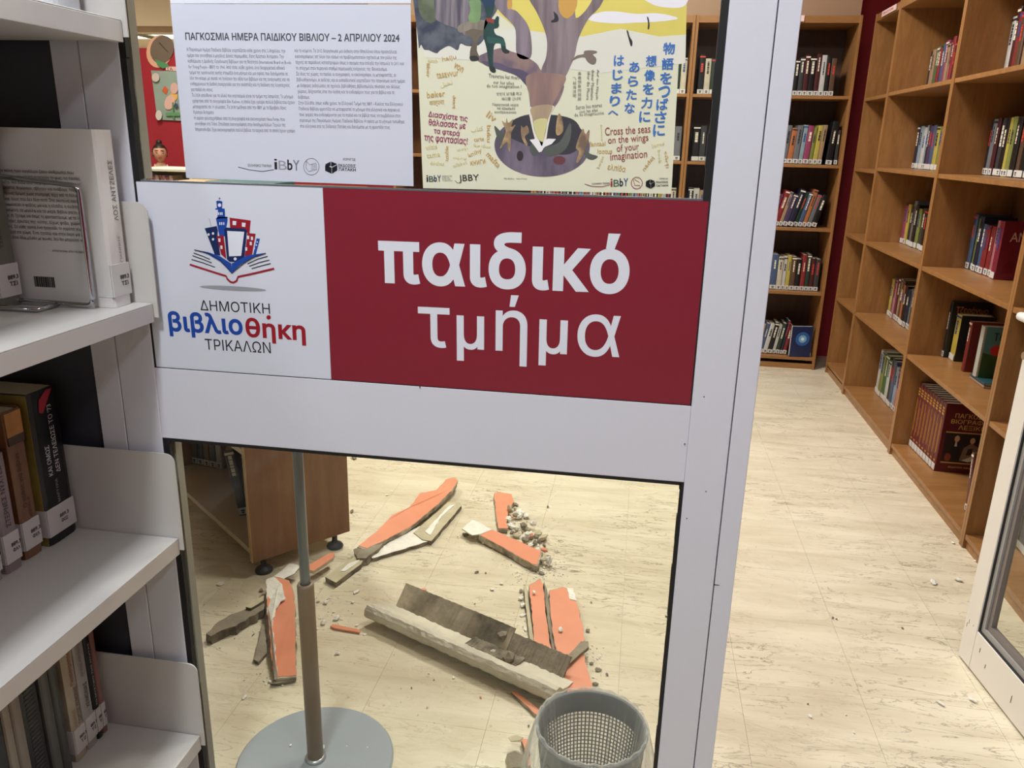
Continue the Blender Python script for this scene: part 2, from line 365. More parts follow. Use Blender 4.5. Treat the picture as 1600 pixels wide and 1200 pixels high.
# gaskets
gk = MB()
for (a, b, z0, z1) in ((XL1, XL1 + 0.011, 1.4175, PZ - 0.09), (XR0 - 0.011, XR0, 1.4175, PZ - 0.09), (XL1, XL1 + 0.011, 0.13, 0.9435), (XR0 - 0.006, XR0, 0.13, 0.9435)):
    zz = z0
    while zz < z1:            # slightly uneven old rubber strip
        z2 = min(zz + 0.05, z1); j = random.uniform(0, 0.0022)
        if a < -0.5: gk.box(a, b + j, YF + 0.002, YF + 0.012, zz, z2)
        else: gk.box(a - j, b, YF + 0.002, YF + 0.012, zz, z2)
        zz = z2
gk.box(XL1 + 0.011, XR0 - 0.006, YF + 0.002, YF + 0.012, 0.9375, 0.9435); gk.box(XL1, XR0, YF + 0.002, YF + 0.012, 0.13, 0.137)
gk.box(XL1, XL1 + 0.004, YF + 0.002, YF + 0.010, 1.0835, 1.4175); gk.box(XR0 - 0.0025, XR0, YF + 0.002, YF + 0.010, 1.0835, 1.4175)
gk.box(XL1, XR0, YF + 0.0015, YF + 0.006, 1.0825, 1.0842)
gk.build('gasket', BLACK, part)
MB().box(XL1 + 0.004, XR0 - 0.002, YF + 0.012, YF + 0.018, 1.4215, PZ - 0.09).build('pane', GLASS, part)
MB().box(XL1 + 0.004, XR0 - 0.002, YF + 0.012, YF + 0.018, 0.132, 0.9435).build('pane', GLASS, part)
# grey glazing bar above the sign and narrow inner beads seen through the glass
MB().box(XL1 + 0.003, XR0 - 0.001, YF + 0.004, YF + 0.011, 1.4175, 1.4205).build('glazing_bar', mat((96, 100, 104), 0.4, name='grey_bar'), part)
bd = MB(); bd.box(XL1, XL1 + 0.014, YF + 0.019, YB, 0.13, 0.9435); bd.box(XL1, XL1 + 0.012, YF + 0.019, YB, 1.4215, PZ - 0.09); bd.build('bead', mat((150, 146, 138), 0.45, name='bead'), part)
# fixed dark panel left of the partition
dk = MB().box(-3.2, -0.998, YF + 0.008, YF + 0.02, 0.0, PZ + 0.06).build('dark_panel', mat((56, 58, 68), 0.5, name='dark_panel'), part)
dk['label'] = 'dark charcoal infill panel'
al('post', 1.172, 1.24, 0.0, PZ + 0.06, parent=part); al('post', -3.26, -3.2, 0.0, PZ + 0.16, parent=part)
MB().box(1.24, 1.76, YF + 0.01, YB - 0.01, 0.0, PZ + 0.06).build('side_panel', WHITEAL, part)
# small rivet holes and scuffs on the frame
sc_ = MB()
for (x, y) in ((1103, 768), (1073, 810), (656, 605), (1100, 620), (1070, 694)):
    p = at_y(x, y, YF); sc_.tube([(p.x, YF - 0.0004, p.z), (p.x, YF + 0.002, p.z)], 0.0011, 8)
p = at_y(1121, 914, YF); sc_.box(p.x - 0.006, p.x + 0.003, YF - 0.0004, YF + 0.001, p.z - 0.0006, p.z + 0.0006)
sc_.build('screw', BLACK, part)

# ---- sign panel
SGN = YF + 0.0022
sign = empty('door_sign', (0, 0, 0), 0, 'long door sign half white with library logo, half dark red with Greek lettering', 'sign')
xw = -0.5295
SZ0, SZ1 = 1.0842, 1.4172
MB().box(XL1 + 0.004, xw, SGN, SGN + 0.012, SZ0, SZ1).build('white_field', mat((212, 217, 228), 0.3, name='sign_white'), sign)
MB().box(xw + 0.0004, XR0 - 0.0025, SGN, SGN + 0.012, SZ0, SZ1).build('red_field', mat((130, 31, 48), 0.3, name='sign_red'), sign)
YS = SGN - 0.0003
def cs(x, y): return (560 + x / 2.909, 320 + y / 2.909)
INKW = mat((222, 227, 236), 0.35, name='white_vinyl')
t = MB(); px_text(t, 'παιδικό', cs(95, 358), cs(1226, 410), 263 / 2.909, YS, 8, 0.033, True, 0.035); t.build('lettering', INKW, sign)
t = MB(); px_text(t, 'τμήμα', cs(275, 708), cs(1182, 760), 322 / 2.909, YS, 8, 0.007, True, 0.02); t.build('lettering', INKW, sign)
def c7(x, y): return (200 + x / 3.75, 280 + y / 3.75)
BLUE = mat((24, 70, 160), 0.35, name='blue_vinyl'); NAVY = mat((18, 38, 88), 0.35, name='navy_vinyl'); CRIM = mat((150, 22, 40), 0.35, name='crimson_vinyl'); INK = mat((22, 24, 32), 0.4, name='black_ink')
lg = {k: MB() for k in ('blue', 'navy', 'crim', 'ink', 'white', 'grey')}
def lp(k, pts, dy=0.0): px_poly(lg[k], pts, YS - dy, c7)
lp('blue', [(524, 222), (580, 220), (584, 240), (566, 335), (536, 335), (516, 236)]); lp('blue', [(527, 178), (567, 178), (569, 222), (524, 222)]); lp('blue', [(512, 170), (566, 172), (566, 180), (512, 178)])
lp('blue', [(518, 132), (552, 134), (551, 172), (521, 172)]); lp('blue', [(514, 134), (556, 137), (548, 128), (522, 126)]); lp('blue', [(526, 222), (583, 220), (583, 228), (512, 232)])
px_stroke(lg['navy'], [(533, 106), (535, 130)], 0.5, YS, c7); lp('navy', [(533, 108), (543, 111), (533, 118)])
lp('navy', [(449, 288), (520, 274), (527, 300), (524, 326), (541, 448), (508, 442), (458, 310)]); px_stroke(lg['navy'], [(475, 230), (488, 278)], 0.5, YS, c7)
lp('crim', [(518, 334), (560, 330), (576, 468), (546, 440)], .0002); lp('crim', [(595, 225), (719, 242), (712, 318), (692, 312), (690, 290), (598, 284)])
lp('crim', [(700, 315), (748, 320), (726, 446), (684, 452)], .0001); lp('blue', [(753, 347), (773, 349), (750, 438), (734, 441)])
lp('navy', [(563, 294), (575, 283), (688, 290), (697, 300), (681, 466), (668, 484), (596, 484), (580, 470)], .0003)
lp('white', [(581, 303), (681, 308), (663, 449), (592, 452)], .0005); lp('white', ell(628, 467, 9, 9, 12), .0005)
for (x, y) in ((472, 324), (498, 318), (498, 352)): lp('white', ell(x, y, 7, 8, 8), .0003)
for (x, y) in ((613, 256), (667, 266)): lp('white', [(x, y - 12), (x + 22, y - 10), (x + 20, y + 14), (x, y + 12)], .0003)
for (x, y) in ((531, 358), (543, 400), (699, 342), (722, 348), (715, 378), (688, 410)): lp('white', [(x - 2, y - 11), (x + 10, y - 11), (x + 11, y + 9), (x - 1, y + 9)], .0005)
for (x, y) in ((530, 202), (541, 202), (551, 202), (538, 260), (549, 260), (561, 260)): lp('white', [(x - 3, y - 8), (x + 3, y - 8), (x + 3, y + 8), (x - 3, y + 8)], .0003)
lp('white', ell(536, 152, 10, 11, 14), .0003)
for (x, y) in ((757, 368), (752, 386), (741, 405)): lp('white', ell(x, y, 4, 5, 6), .0003)
lp('blue', [(388, 412), (470, 428), (540, 452), (580, 478), (605, 494)] + [(608, 550), (540, 482), (470, 440)][0:3], .0006); lp('blue', [(608, 494), (640, 478), (700, 446), (808, 432), (730, 458), (660, 500), (608, 550)], .0006)
px_stroke(lg['ink'], [(388, 414), (470, 434), (540, 474), (608, 552), (680, 492), (740, 456), (808, 434)], 1.2, YS - .0007, c7)
for (a, b, cc) in (((384, 432), (440, 452), (480, 470)), ((378, 448), (440, 470), (490, 490)), ((372, 470), (440, 490), (510, 516)), ((818, 452), (760, 468), (700, 496)), ((828, 474), (770, 488), (710, 510)), ((836, 494), (780, 508), (724, 524))):
    px_stroke(lg['ink'], [a, b, cc], 1.4, YS - .0002, c7)
px_stroke(lg['crim'], [(362, 500), (480, 538), (575, 568), (582, 585), (600, 602), (618, 606), (636, 596), (645, 572), (740, 552), (856, 524)], 3.2, YS - .0002, c7)
lp('grey', ell(615, 640, 195, 13, 30, 0.055))
for k, mm in (('blue', BLUE), ('navy', NAVY), ('crim', CRIM), ('ink', INK), ('white', INKW), ('grey', mat((150, 152, 160), 0.5, name='grey_ink'))): lg[k].build('logo', mm, sign)
t = MB(); px_text(t, 'ΔΗΜΟΤΙΚΗ', c7(425, 768), c7(833, 790), 15.5, YS, 4, -0.004); px_text(t, 'ΤΡΙΚΑΛΩΝ', c7(455, 998), c7(838, 1020), 16.5, YS, 4, -0.004); t.build('lettering', INK, sign)
t = MB(); px_text(t, 'βιβλιο', c7(246, 920), c7(678, 944), 38, YS, 6, 0.031, True, 0.02); t.build('lettering', BLUE, sign)
t = MB(); px_text(t, 'θηκη', c7(694, 952), c7(1044, 976), 37, YS, 6, 0.031, True, 0.02); px_poly(t, ell(824, 810, 13, 13, 16), YS, c7); t.build('lettering', CRIM, sign)

# ================================================================ papers on the glass
YPAP = YF + 0.0105
def sheet(nm, corners, m, label, parent=None):
    mb = MB(); P = [at_y(x, y, YPAP) for x, y in corners]
    mb.prism([(p.x, YPAP, p.z) for p in P], [(p.x, YPAP + 0.0012, p.z) for p in P]); return mb.build(nm, m, parent)
PAPW = mat((206, 211, 224), 0.55, name='paper_white'); PAPU = mat((222, 228, 240), 0.5, name='paper_upper')
notice = sheet('notice_sheet', [(291, 278), (646, 291), (641.5, 7), (266, 6)], PAPW, '')
tag(notice, 'white printed Greek notice about children\'s book day taped to the glass', 'notice')
up = MB(); a = at_y(268, 6, YPAP); b = at_y(641, 6, YPAP); up.box(a.x - 0.002, b.x + 0.001, YPAP, YPAP + 0.001, a.z + 0.0005, a.z + 0.25); up = up.build('plain_sheet', PAPU); tag(up, 'blank white sheet taped to the glass above the printed notice', 'paper')
YT = YPAP - 0.0002
INKG = mat((70, 72, 82), 0.6, name='grey_print'); INKL = mat((112, 114, 124), 0.6, name='pale_print')
def c2(x, y): return (250 + x / 4, y / 4)
t = MB(); px_text(t, 'ΠΑΓΚΟΣΜΙΑ ΗΜΕΡΑ ΠΑΙΔΙΚΟΥ ΒΙΒΛΙΟΥ – 2 ΑΠΡΙΛΙΟΥ 2024', c2(160, 250), c2(1497, 262), 10.6, YT, 3, 0.022); t.build('lettering', INKG, notice)
LEFTC = """Η Παγκόσμια Ημέρα Παιδικού Βιβλίου γιορτάζεται κάθε χρόνο στις 2 Απριλίου, την|785
ημέρα που γεννήθηκε ο μεγάλος Δανός παραμυθάς, Χανς Κρίστιαν Άντερσεν. Την|775
καθιέρωσε η Διεθνής Οργάνωση Βιβλίων για τη Νεότητα (International Board on Books|820
for Young People - IBBY) το 1966. Από τότε, κάθε χρόνο, ένα διαφορετικό εθνικό|780
τμήμα της οργάνωσης αυτής ετοιμάζει ένα μήνυμα και μια αφίσα, που διανέμονται σε|800
όλο τον κόσμο, με σκοπό να τονίσουν την αξία των βιβλίων και της ανάγνωσης και να|810
ενθαρρύνουν τη διεθνή συνεργασία για την ανάπτυξη και τη διάδοση της λογοτεχνίας|812
για παιδιά και νέους.|333
Το 2024 υπεύθυνο για το υλικό του εορτασμού είναι το τμήμα της Ιαπωνίας. Το μήνυμα|832
γράφτηκε από τη συγγραφέα Eiko Kadono, η οποία έχει γράψει πολλά βιβλία που έχουν|843
μεταφραστεί σε 10 γλώσσες. Το 2018 τιμήθηκε από την IBBY με το Βραβείο Χανς|790
Κρίστιαν Άντερσεν.|340
Η αφίσα φιλοτεχνήθηκε από τη συγγραφέα και εικονογράφο Nana Furiya, που|780
γεννήθηκε στο Τόκιο. Σπούδασε εικονογράφηση στην Ακαδημία Καλών Τεχνών της|785
Μπρατισλάβα. Έχει εικονογραφήσει πολλά βιβλία, τα αρχικά από τα οποία έχουν γράψει|845""".split('\n')
RIGHTC = """και το κείμενο. Το 2012 διοργάνωσε μια έκθεση στην Μπολόνια όπου προσκάλεσε|1480
εικονογράφους απ' όλον τον κόσμο να προβληματιστούν σχετικά με τον ρόλο της|1480
τέχνης σε περιόδους καταστροφών όπως ο σεισμός που έπληξε την Ιαπωνία το 2011 και|1525
το ατύχημα στον πυρηνικό σταθμό παραγωγής ενέργειας της Φουκουσίμα.|1420
Σε όλες τις χώρες, τα παιδιά, οι συγγραφείς, οι εικονογράφοι, οι μεταφραστές, οι|1475
βιβλιοθηκονόμοι, οι εκδότες και οι εκπαιδευτικοί γιορτάζουν την παγκόσμια αυτή ημέρα|1530
με διάφορες εκδηλώσεις σε σχολεία, βιβλιοθήκες, βιβλιοπωλεία, πλατείες και άλλους|1500
χώρους, δείχνοντας έτσι την αγάπη και το ενδιαφέρον τους για το βιβλίο και το|1465
διάβασμα.|935
Στην Ελλάδα, όπως κάθε χρόνο, το Ελληνικό Τμήμα της IBBY – Κύκλος του Ελληνικού|1518
Παιδικού Βιβλίου φροντίζει να μεταφραστεί το μήνυμα στα ελληνικά και παρακινεί|1500
τους φορείς που ενδιαφέρονται για τα παιδιά και τα βιβλία τους να συμβάλουν στον|1505
εορτασμό της Παγκόσμιας Ημέρας Παιδικού Βιβλίου. Η αφίσα με το μήνυμα τυπώθηκε|1528
στα ελληνικά από τις Εκδόσεις Πατάκη και διανέμεται με τη φροντίδα τους.|1440""".split('\n')
t = MB()
for i, l in enumerate(LEFTC):
    s, xe = l.split('|'); xs = 168 + 55 * i / 14; y = 326 + 35.6 * i
    px_text(t, s, c2(xs, y), c2(float(xe), y + 0.016 * (float(xe) - xs)), 6.4, YT, 1, -0.004, fit=False)
for i, l in enumerate(RIGHTC):
    s, xe = l.split('|'); xs = 842 + 34 * i / 13; y = 332 + 36.3 * i
    px_text(t, s, c2(xs, y), c2(float(xe), y + 0.014 * (float(xe) - xs)), 6.4, YT, 1, -0.004, fit=False)
t.build('body_text', mat((100, 102, 112), 0.6, name='body_print'), notice)
def ibby(parent, mp, x, y, wd, h, tilt=0.0, mono=False, curve=True):
    """row of letters i B b Y in their own colours"""
    cols = [(20, 22, 30), (150, 154, 166), (16, 18, 26), (120, 124, 138)] if mono == 1 else ([(30, 34, 40), (60, 90, 80), (26, 40, 90), (26, 44, 96)] if mono == 2 else [(150, 40, 50), (66, 104, 84), (24, 30, 60), (30, 60, 130)])
    for ch, f0, f1, c, o_ in zip('iBbY', (0, .17, .52, .74), (.12, .5, .72, 1.0), cols, (0, 0, .02, 0.01)):
        q = MB(); px_text(q, ch, mp(x + wd * f0, y + tilt * wd * f0), mp(x + wd * f1, y + tilt * wd * f1), h * (1.0 if ch != 'B' else 0.86), YT, 3, o_); q.build('logo', mat(c, 0.5, name='logo_ink'), parent)
ibby(notice, c2, 715, 1058, 158, 15, 0.06, 1)
t = MB(); px_text(t, 'ΕΛΛΗΝΙΚΟ ΤΜΗΜΑ', c2(550, 1042), c2(698, 1046), 4, YT, 2); px_stroke(t, [(488, 1044), (560, 1062), (640, 1072), (712, 1060)], 0.9, YT, c2)
px_text(t, 'ΧΟΡΗΓΟΣ', c2(1142, 1002), c2(1222, 1005), 3.4, YT, 2, 0.01); px_text(t, 'ΕΚΔΟΣΕΙΣ', c2(1116, 1044), c2(1223, 1048), 4.6, YT, 2, 0.02); px_text(t, 'ΠΑΤΑΚΗ', c2(1118, 1067), c2(1224, 1072), 4.6, YT, 2, 0.025)
def cube_logo(t, mp, cx, cy, r):
    px_poly(t, [(cx - r, cy - r * .55), (cx - r * .1, cy - r), (cx - r * .1, cy - r * .3), (cx - r * .55, cy - .1 * r)], YT, mp)
    px_poly(t, [(cx, cy - r), (cx + r, cy - r * .6), (cx + r * .15, cy - r * .15), (cx - r * .05, cy - r * .3)], YT, mp)
    px_poly(t, [(cx - r, cy - r * .45), (cx + .05 * r, cy + .0 * r), (cx + .05 * r, cy + r), (cx - r, cy + .5 * r)], YT, mp)
    px_poly(t, [(cx + .12 * r, cy), (cx + r, cy - .45 * r), (cx + r, cy + .45 * r), (cx + .12 * r, cy + r)], YT, mp)
cube_logo(t, c2, 1070, 1048, 38); t.build('logo', INK, notice)
t = MB(); cx, cy = 946, 1042
px_stroke(t, [(cx + 48 * math.cos(a * math.pi / 16), cy + 52 * math.sin(a * math.pi / 16)) for a in range(33)], 0.7, YT, c2)
px_stroke(t, [(915, 1008), (935, 1030), (975, 1018), (980, 1060), (930, 1072), (912, 1050), (915, 1008)], 0.6, YT, c2)
for k in range(4): px_stroke(t, [(945, 1032 + 9 * k), (974, 1028 + 9 * k)], 0.4, YT, c2)
t.build('logo', INKG, notice)

# ---- poster
poster = sheet('poster', [(661, 294), (1049, 303), (1076, -180), (641, -190)], mat((226, 227, 200), 0.5, name='poster_paper', noise=0.03, nscale=6), '')
tag(poster, 'yellow and white book day poster with big tree, Japanese and Greek lettering', 'poster')
def c3(x, y): return (640 + x / 3.3333, y / 3.3333)
def smooth_loop(p, n=4):
    o = []
    for i in range(len(p)):
        a, b, c, d = p[i - 1], p[i], p[(i + 1) % len(p)], p[(i + 2) % len(p)]
        for k in range(n):
            t_ = k / n
            o.append(tuple(0.5 * (2 * b[j] + (c[j] - a[j]) * t_ + (2 * a[j] - 5 * b[j] + 4 * c[j] - d[j]) * t_ ** 2 + (3 * b[j] - a[j] - 3 * c[j] + d[j]) * t_ ** 3) for j in (0, 1)))
    return o
def art(nm, polys, rgb, lay, sm=True, **k):
    mb = MB()
    for p in polys: px_poly(mb, smooth_loop(p) if sm and nm not in ('sky', 'book') else p, YT - 0.00004 * lay, c3)
    return mb.build(nm, mat(rgb, 0.55, name='poster_ink', **k), poster)
art('sky', [[(40, -300), (1450, -300), (1440, 180), (1300, 190), (1100, 150), (900, 190), (700, 170), (560, 150), (450, 60), (300, 200), (60, 180)]], (232, 218, 110), 0, noise=0.14, nscale=9)
art('sky', [[(40, 180), (560, 150), (700, 170), (900, 190), (1100, 150), (1300, 190), (1440, 180), (1436, 330), (1000, 380), (600, 330), (80, 300)]], (228, 228, 214), 0, noise=0.05, nscale=7)
art('cloud', [[(930, 90), (1000, 62), (1080, 60), (1180, 72), (1300, 70), (1400, 96), (1300, 112), (1180, 118), (1080, 122), (960, 112)], [(1200, -40), (1436, -40), (1432, 30), (1350, 40), (1260, 20)]], (236, 236, 240), 1)
art('tree_crown', [[(44, -250), (480, -250), (450, -40), (460, 40), (420, 110), (400, 180), (360, 235), (300, 240), (265, 228), (250, 262), (205, 240), (160, 262), (140, 278), (100, 262), (75, 258), (60, 232), (45, 215)]], (98, 104, 112), 1, noise=0.45, nscale=60, rgb2=(58, 64, 82))
art('tree_crown', [[(60, -100), (200, -60), (170, 60), (110, 120), (50, 60)]], (110, 122, 96), 2, noise=0.4, nscale=70)
art('bark', [[(150, -250), (330, -250), (330, -20), (380, 150), (330, 150), (300, 190), (250, 150), (170, 120), (130, 60)]], (140, 132, 138), 3, noise=0.4, nscale=20, stretch=(8, 1, 0.6), rgb2=(84, 78, 92))
TR = dict(noise=0.3, nscale=14, stretch=(6, 1, 0.6), rgb2=(112, 98, 104))
art('trunk', [[(350, 300), (470, 250), (530, 268), (600, 292), (660, 330), (695, 375), (800, 430), (780, 520), (730, 590), (700, 660), (692, 760), (680, 795), (650, 700), (632, 620), (625, 520), (610, 450), (560, 395), (480, 365), (400, 340)]], (150, 124, 118), 3, noise=0.35, nscale=14, stretch=(3, 1, 3), rgb2=(104, 92, 110))
art('trunk', [[(590, -260), (1080, -260), (1010, 0), (930, 100), (880, 200), (860, 290), (840, 340), (800, 420), (760, 480), (700, 470), (680, 400), (690, 350), (710, 300), (716, 220), (700, 150), (660, 60), (610, -40)]], (148, 134, 136), 4, **TR)
art('trunk', [[(440, -200), (530, -200), (520, 20), (560, 60), (610, 120), (632, 190), (630, 300), (560, 290), (552, 160), (520, 110), (470, 60), (440, 0)]], (146, 134, 144), 3, **TR)
art('sky_gap', [[(880, -260), (1010, -260), (960, -20), (880, 90), (862, 40)]], (232, 218, 110), 5)
art('fruit', [[(790, -30), (870, -10), (860, 60), (820, 96), (785, 70), (775, 20)], [(510, 0), (530, -10), (532, 40), (512, 46)]], (206, 160, 80), 6)
art('figure', [[(385, 0), (440, 0), (436, 60), (425, 95), (455, 100), (465, 90), (460, 140), (440, 150), (450, 180), (490, 200), (505, 262), (520, 268), (500, 280), (480, 262), (470, 220), (440, 240), (435, 340), (445, 370), (430, 376), (415, 350), (400, 250), (385, 190), (390, 120), (400, 80)]], (36, 72, 68), 6, noise=0.3, nscale=40)
art('figure', [[(310, 5), (365, 0), (372, 50), (362, 112), (320, 116), (306, 90), (318, 50)]], (130, 164, 112), 7, noise=0.2, nscale=40)
art('figure', [[(310, 120), (380, 110), (392, 170), (360, 200), (350, 260), (362, 300), (320, 312), (314, 270), (330, 200), (290, 180)]], (120, 108, 92), 5, noise=0.3, nscale=30)
art('glove', [[(840, 320), (870, 290), (905, 282), (910, 266), (940, 262), (972, 266), (975, 276), (955, 284), (972, 305), (968, 330), (950, 336), (925, 320), (912, 300), (880, 302)]], (124, 112, 104), 5)
art('bird', [[(750, 60), (756, 64), (772, 82), (774, 110), (742, 118), (738, 108), (754, 96)], [(1236, 90), (1244, 92), (1250, 130), (1246, 152), (1240, 150), (1242, 120)], [(1130, 160), (1138, 162), (1146, 190), (1160, 215), (1158, 240), (1150, 236), (1140, 200)]], (40, 42, 48), 6)
art('hollow', [ell(690, 760, 248, 160, 44, 0.03)], (128, 118, 134), 4, noise=0.28, nscale=16, stretch=(3, 1, 1), rgb2=(92, 84, 102))
art('hollow', [[(500, 700), (520, 640), (600, 600), (700, 595), (820, 610), (880, 650), (900, 740), (840, 800), (740, 800), (620, 760)]], (62, 62, 70), 5, noise=0.3, nscale=20)
art('beam', [[(622, 560), (690, 556), (752, 552), (738, 590), (722, 660), (708, 745), (680, 792), (650, 716), (628, 620)]], (234, 230, 216), 6, noise=0.05, nscale=9)
art('trunk', [[(606, 400), (700, 380), (812, 396), (780, 480), (748, 540), (724, 610), (706, 660), (660, 668), (640, 610), (630, 520)]], (164, 134, 120), 7, noise=0.28, nscale=12, stretch=(5, 1, .7), rgb2=(134, 110, 108))
art('trunk', [[(634, 560), (742, 548), (722, 620), (708, 690), (690, 752), (676, 736), (650, 680), (640, 620)]], (190, 170, 128), 8, noise=0.2, nscale=12, stretch=(5, 1, .7), rgb2=(170, 148, 124))
art('trunk', [[(648, 630), (716, 620), (704, 690), (690, 760), (674, 730), (656, 690)]], (214, 210, 150), 9, noise=0.08, nscale=12)
art('figure', [[(372, 0), (384, 20), (402, 40), (428, 30), (444, 8), (440, -20), (380, -20)]], (32, 60, 86), 8)
art('figure', [[(398, 92), (420, 94), (440, 104), (438, 124), (418, 116), (402, 112)]], (150, 60, 52), 8, sm=False)
art('figure', [[(444, 106), (450, 90), (458, 84), (466, 92), (462, 110), (466, 132), (454, 146), (444, 138)]], (30, 62, 60), 8)
art('figure', [[(404, 190), (436, 196), (470, 200), (492, 208), (500, 236), (486, 240), (470, 226), (440, 226), (408, 222)]], (44, 88, 82), 7)
art('foot', [[(414, 348), (430, 344), (446, 356), (448, 374), (434, 378), (420, 368)], [(484, 252), (508, 258), (520, 268), (514, 278), (490, 272)], [(312, 296), (330, 290), (350, 292), (362, 306), (350, 316), (320, 316)]], (42, 50, 50), 8)
art('bark', [[(300, 112), (400, 106), (396, 140), (380, 158), (330, 150), (300, 160), (262, 170), (250, 140)]], (150, 140, 126), 6, noise=0.35, nscale=20, stretch=(6, 1, 2))
art('shadow_print', [[(470, 330), (520, 352), (590, 366), (640, 410), (668, 470), (650, 478), (612, 450), (560, 396), (480, 366), (400, 342), (380, 318)]], (96, 88, 112), 5, noise=0.2, nscale=20)
art('book', [[(625, 728), (660, 722), (690, 740), (720, 722), (762, 724), (740, 750), (705, 765), (675, 794), (650, 760)]], (238, 238, 236), 9)
art('creature', [[(480, 630), (500, 640), (505, 615), (515, 640), (540, 620), (530, 660), (552, 650), (530, 690), (528, 730), (522, 790), (512, 770), (505, 740), (470, 775), (490, 720), (500, 680)], [(582, 655), (592, 665), (612, 655), (622, 690), (600, 712), (615, 750), (606, 758), (585, 720), (580, 690)], [(892, 690), (905, 670), (915, 700), (936, 676), (930, 740), (910, 790), (880, 845), (868, 840), (882, 790), (866, 770), (880, 720)], [(778, 590), (795, 620), (800, 680), (775, 705), (762, 690), (766, 630)]], (196, 166, 118), 9, noise=0.3, nscale=60, rgb2=(120, 100, 84))
art('leaf', [[(442, 655), (470, 680), (500, 700), (500, 735), (470, 740), (450, 700)], [(700, 770), (780, 740), (836, 640), (838, 720), (800, 790), (720, 815)], [(905, 775), (940, 800), (980, 815), (950, 832), (915, 815)], [(640, 750), (670, 800), (640, 810), (625, 775)]], (92, 98, 92), 8, noise=0.3, nscale=40)
art('stone', [ell(780, 835, 32, 22, 20)], (110, 62, 66), 9); art('stone', [ell(575, 812, 17, 26, 18)], (52, 44, 52), 9)
JP = mat((60, 116, 190), 0.5, name='blue_print')
YT_ART = YT; YT = YT - 0.0005
t = MB()
for txt, pts, s in (('物語をつばさに', [(1350, 255), (1343, 335), (1334, 410), (1325, 480), (1315, 545), (1306, 612), (1298, 680)], 62), ('想像を力に', [(1258, 320), (1250, 395), (1242, 466), (1234, 538), (1224, 610)], 58), ('あらたな', [(1170, 352), (1163, 425), (1155, 495), (1146, 565)], 54), ('はじまりへ', [(1090, 318), (1084, 392), (1077, 462), (1069, 528), (1060, 590)], 54)):
    for ch, (x, y) in zip(txt, pts):
        hh = s * (0.45 if ch == 'へ' else 0.95); px_text(t, ch, c3(x - s / 2, y + hh / 2), c3(x + s / 2, y + hh / 2 - 2), hh / 3.3333, YT, 3, 0.022)
t.build('lettering', JP, poster)
CR = mat((150, 62, 66), 0.5, name='crimson_print'); MG = mat((150, 40, 96), 0.5, name='magenta_print')
t = MB()
for s, a, b, h in (('Cross the seas', (1018, 706), (1254, 690), 12), ('on the wings', (1034, 760), (1244, 744), 14), ('of your', (1080, 802), (1196, 790), 14), ('imagination', (1046, 848), (1238, 832), 14.5)): px_text(t, s, c3(*a), c3(*b), h, YT, 3, 0.0)
t.build('lettering', CR, poster)
t = MB()
for s, a, b, h in (('Διασχίστε τις', (96, 614), (300, 640), 10.5), ('θάλασσες με', (98, 658), (290, 678), 11.5), ('τα φτερά', (124, 700), (260, 716), 10), ('της φαντασίας!', (74, 740), (300, 762), 13)): px_text(t, s, c3(*a), c3(*b), h, YT, 3, 0.012)
t.build('lettering', MG, poster)
GO = mat((198, 164, 96), 0.5, name='gold_print'); GP = mat((206, 196, 132), 0.5, name='pale_gold_print'); GD = mat((110, 112, 106), 0.5, name='grey_poster_print')
t = MB()
for s, a, b, h in (('tasavvur', (142, 408), (256, 394), 8), ('von', (226, 350), (272, 378), 8), ('libër', (88, 330), (88, 404), 6), ('bøker', (92, 512), (185, 502), 9), ('कल्पना', (104, 556), (182, 550), 8), ('kitap', (242, 562), (240, 496), 7), ('liv', (396, 606), (438, 638), 11), ('buku', (402, 652), (402, 740), 7), ('mašta', (396, 808), (458, 876), 8.5), ('книги', (318, 862), (396, 850), 6.5), ('knihy', (312, 826), (380, 796), 8), ('fantasi', (936, 762), (1020, 758), 7), ('lootus', (978, 800), (1054, 800), 7.5), ('ελπίδα', (1030, 882), (1122, 896), 9), ('cărți', (1322, 790), (1330, 876), 7), ('nádej', (1228, 896), (1280, 826), 8), ('carte', (336, 738), (388, 732), 5), ('iztēle', (202, 838), (202, 760), 6), ('haiju', (172, 326), (244, 312), 8)): px_text(t, s, c3(*a), c3(*b), h, YT, 2, 0.004)
t.build('lettering', GO, poster)
t = MB()
for s, a, b, h in (('viltis', (84, 782), (144, 774), 7), ('tama', (90, 824), (160, 814), 6), ('dóchas', (106, 858), (180, 862), 5.5), ('sapnis', (226, 830), (296, 836), 4.5), ('livros', (1264, 772), (1328, 756), 6.5), ('kitab', (96, 324), (146, 326), 5), ('kirjat', (992, 880), (1018, 816), 6), ('book', (1290, 782), (1296, 852), 5), ('fantasy', (990, 650), (996, 736), 4), ('ﻞﻴﺨﺗ', (164, 460), (226, 444), 8), ('ﺏﺎﺘﻛ', (322, 694), (384, 684), 8), ('few ideas', (332, 764), (420, 772), 5), ('upanje', (246, 790), (306, 782), 5), ('alfabet', (228, 872), (300, 852), 5)): px_text(t, s, c3(*a), c3(*b), h, YT, 1, 0.0)
t.build('lettering', GP, poster)
t = MB()
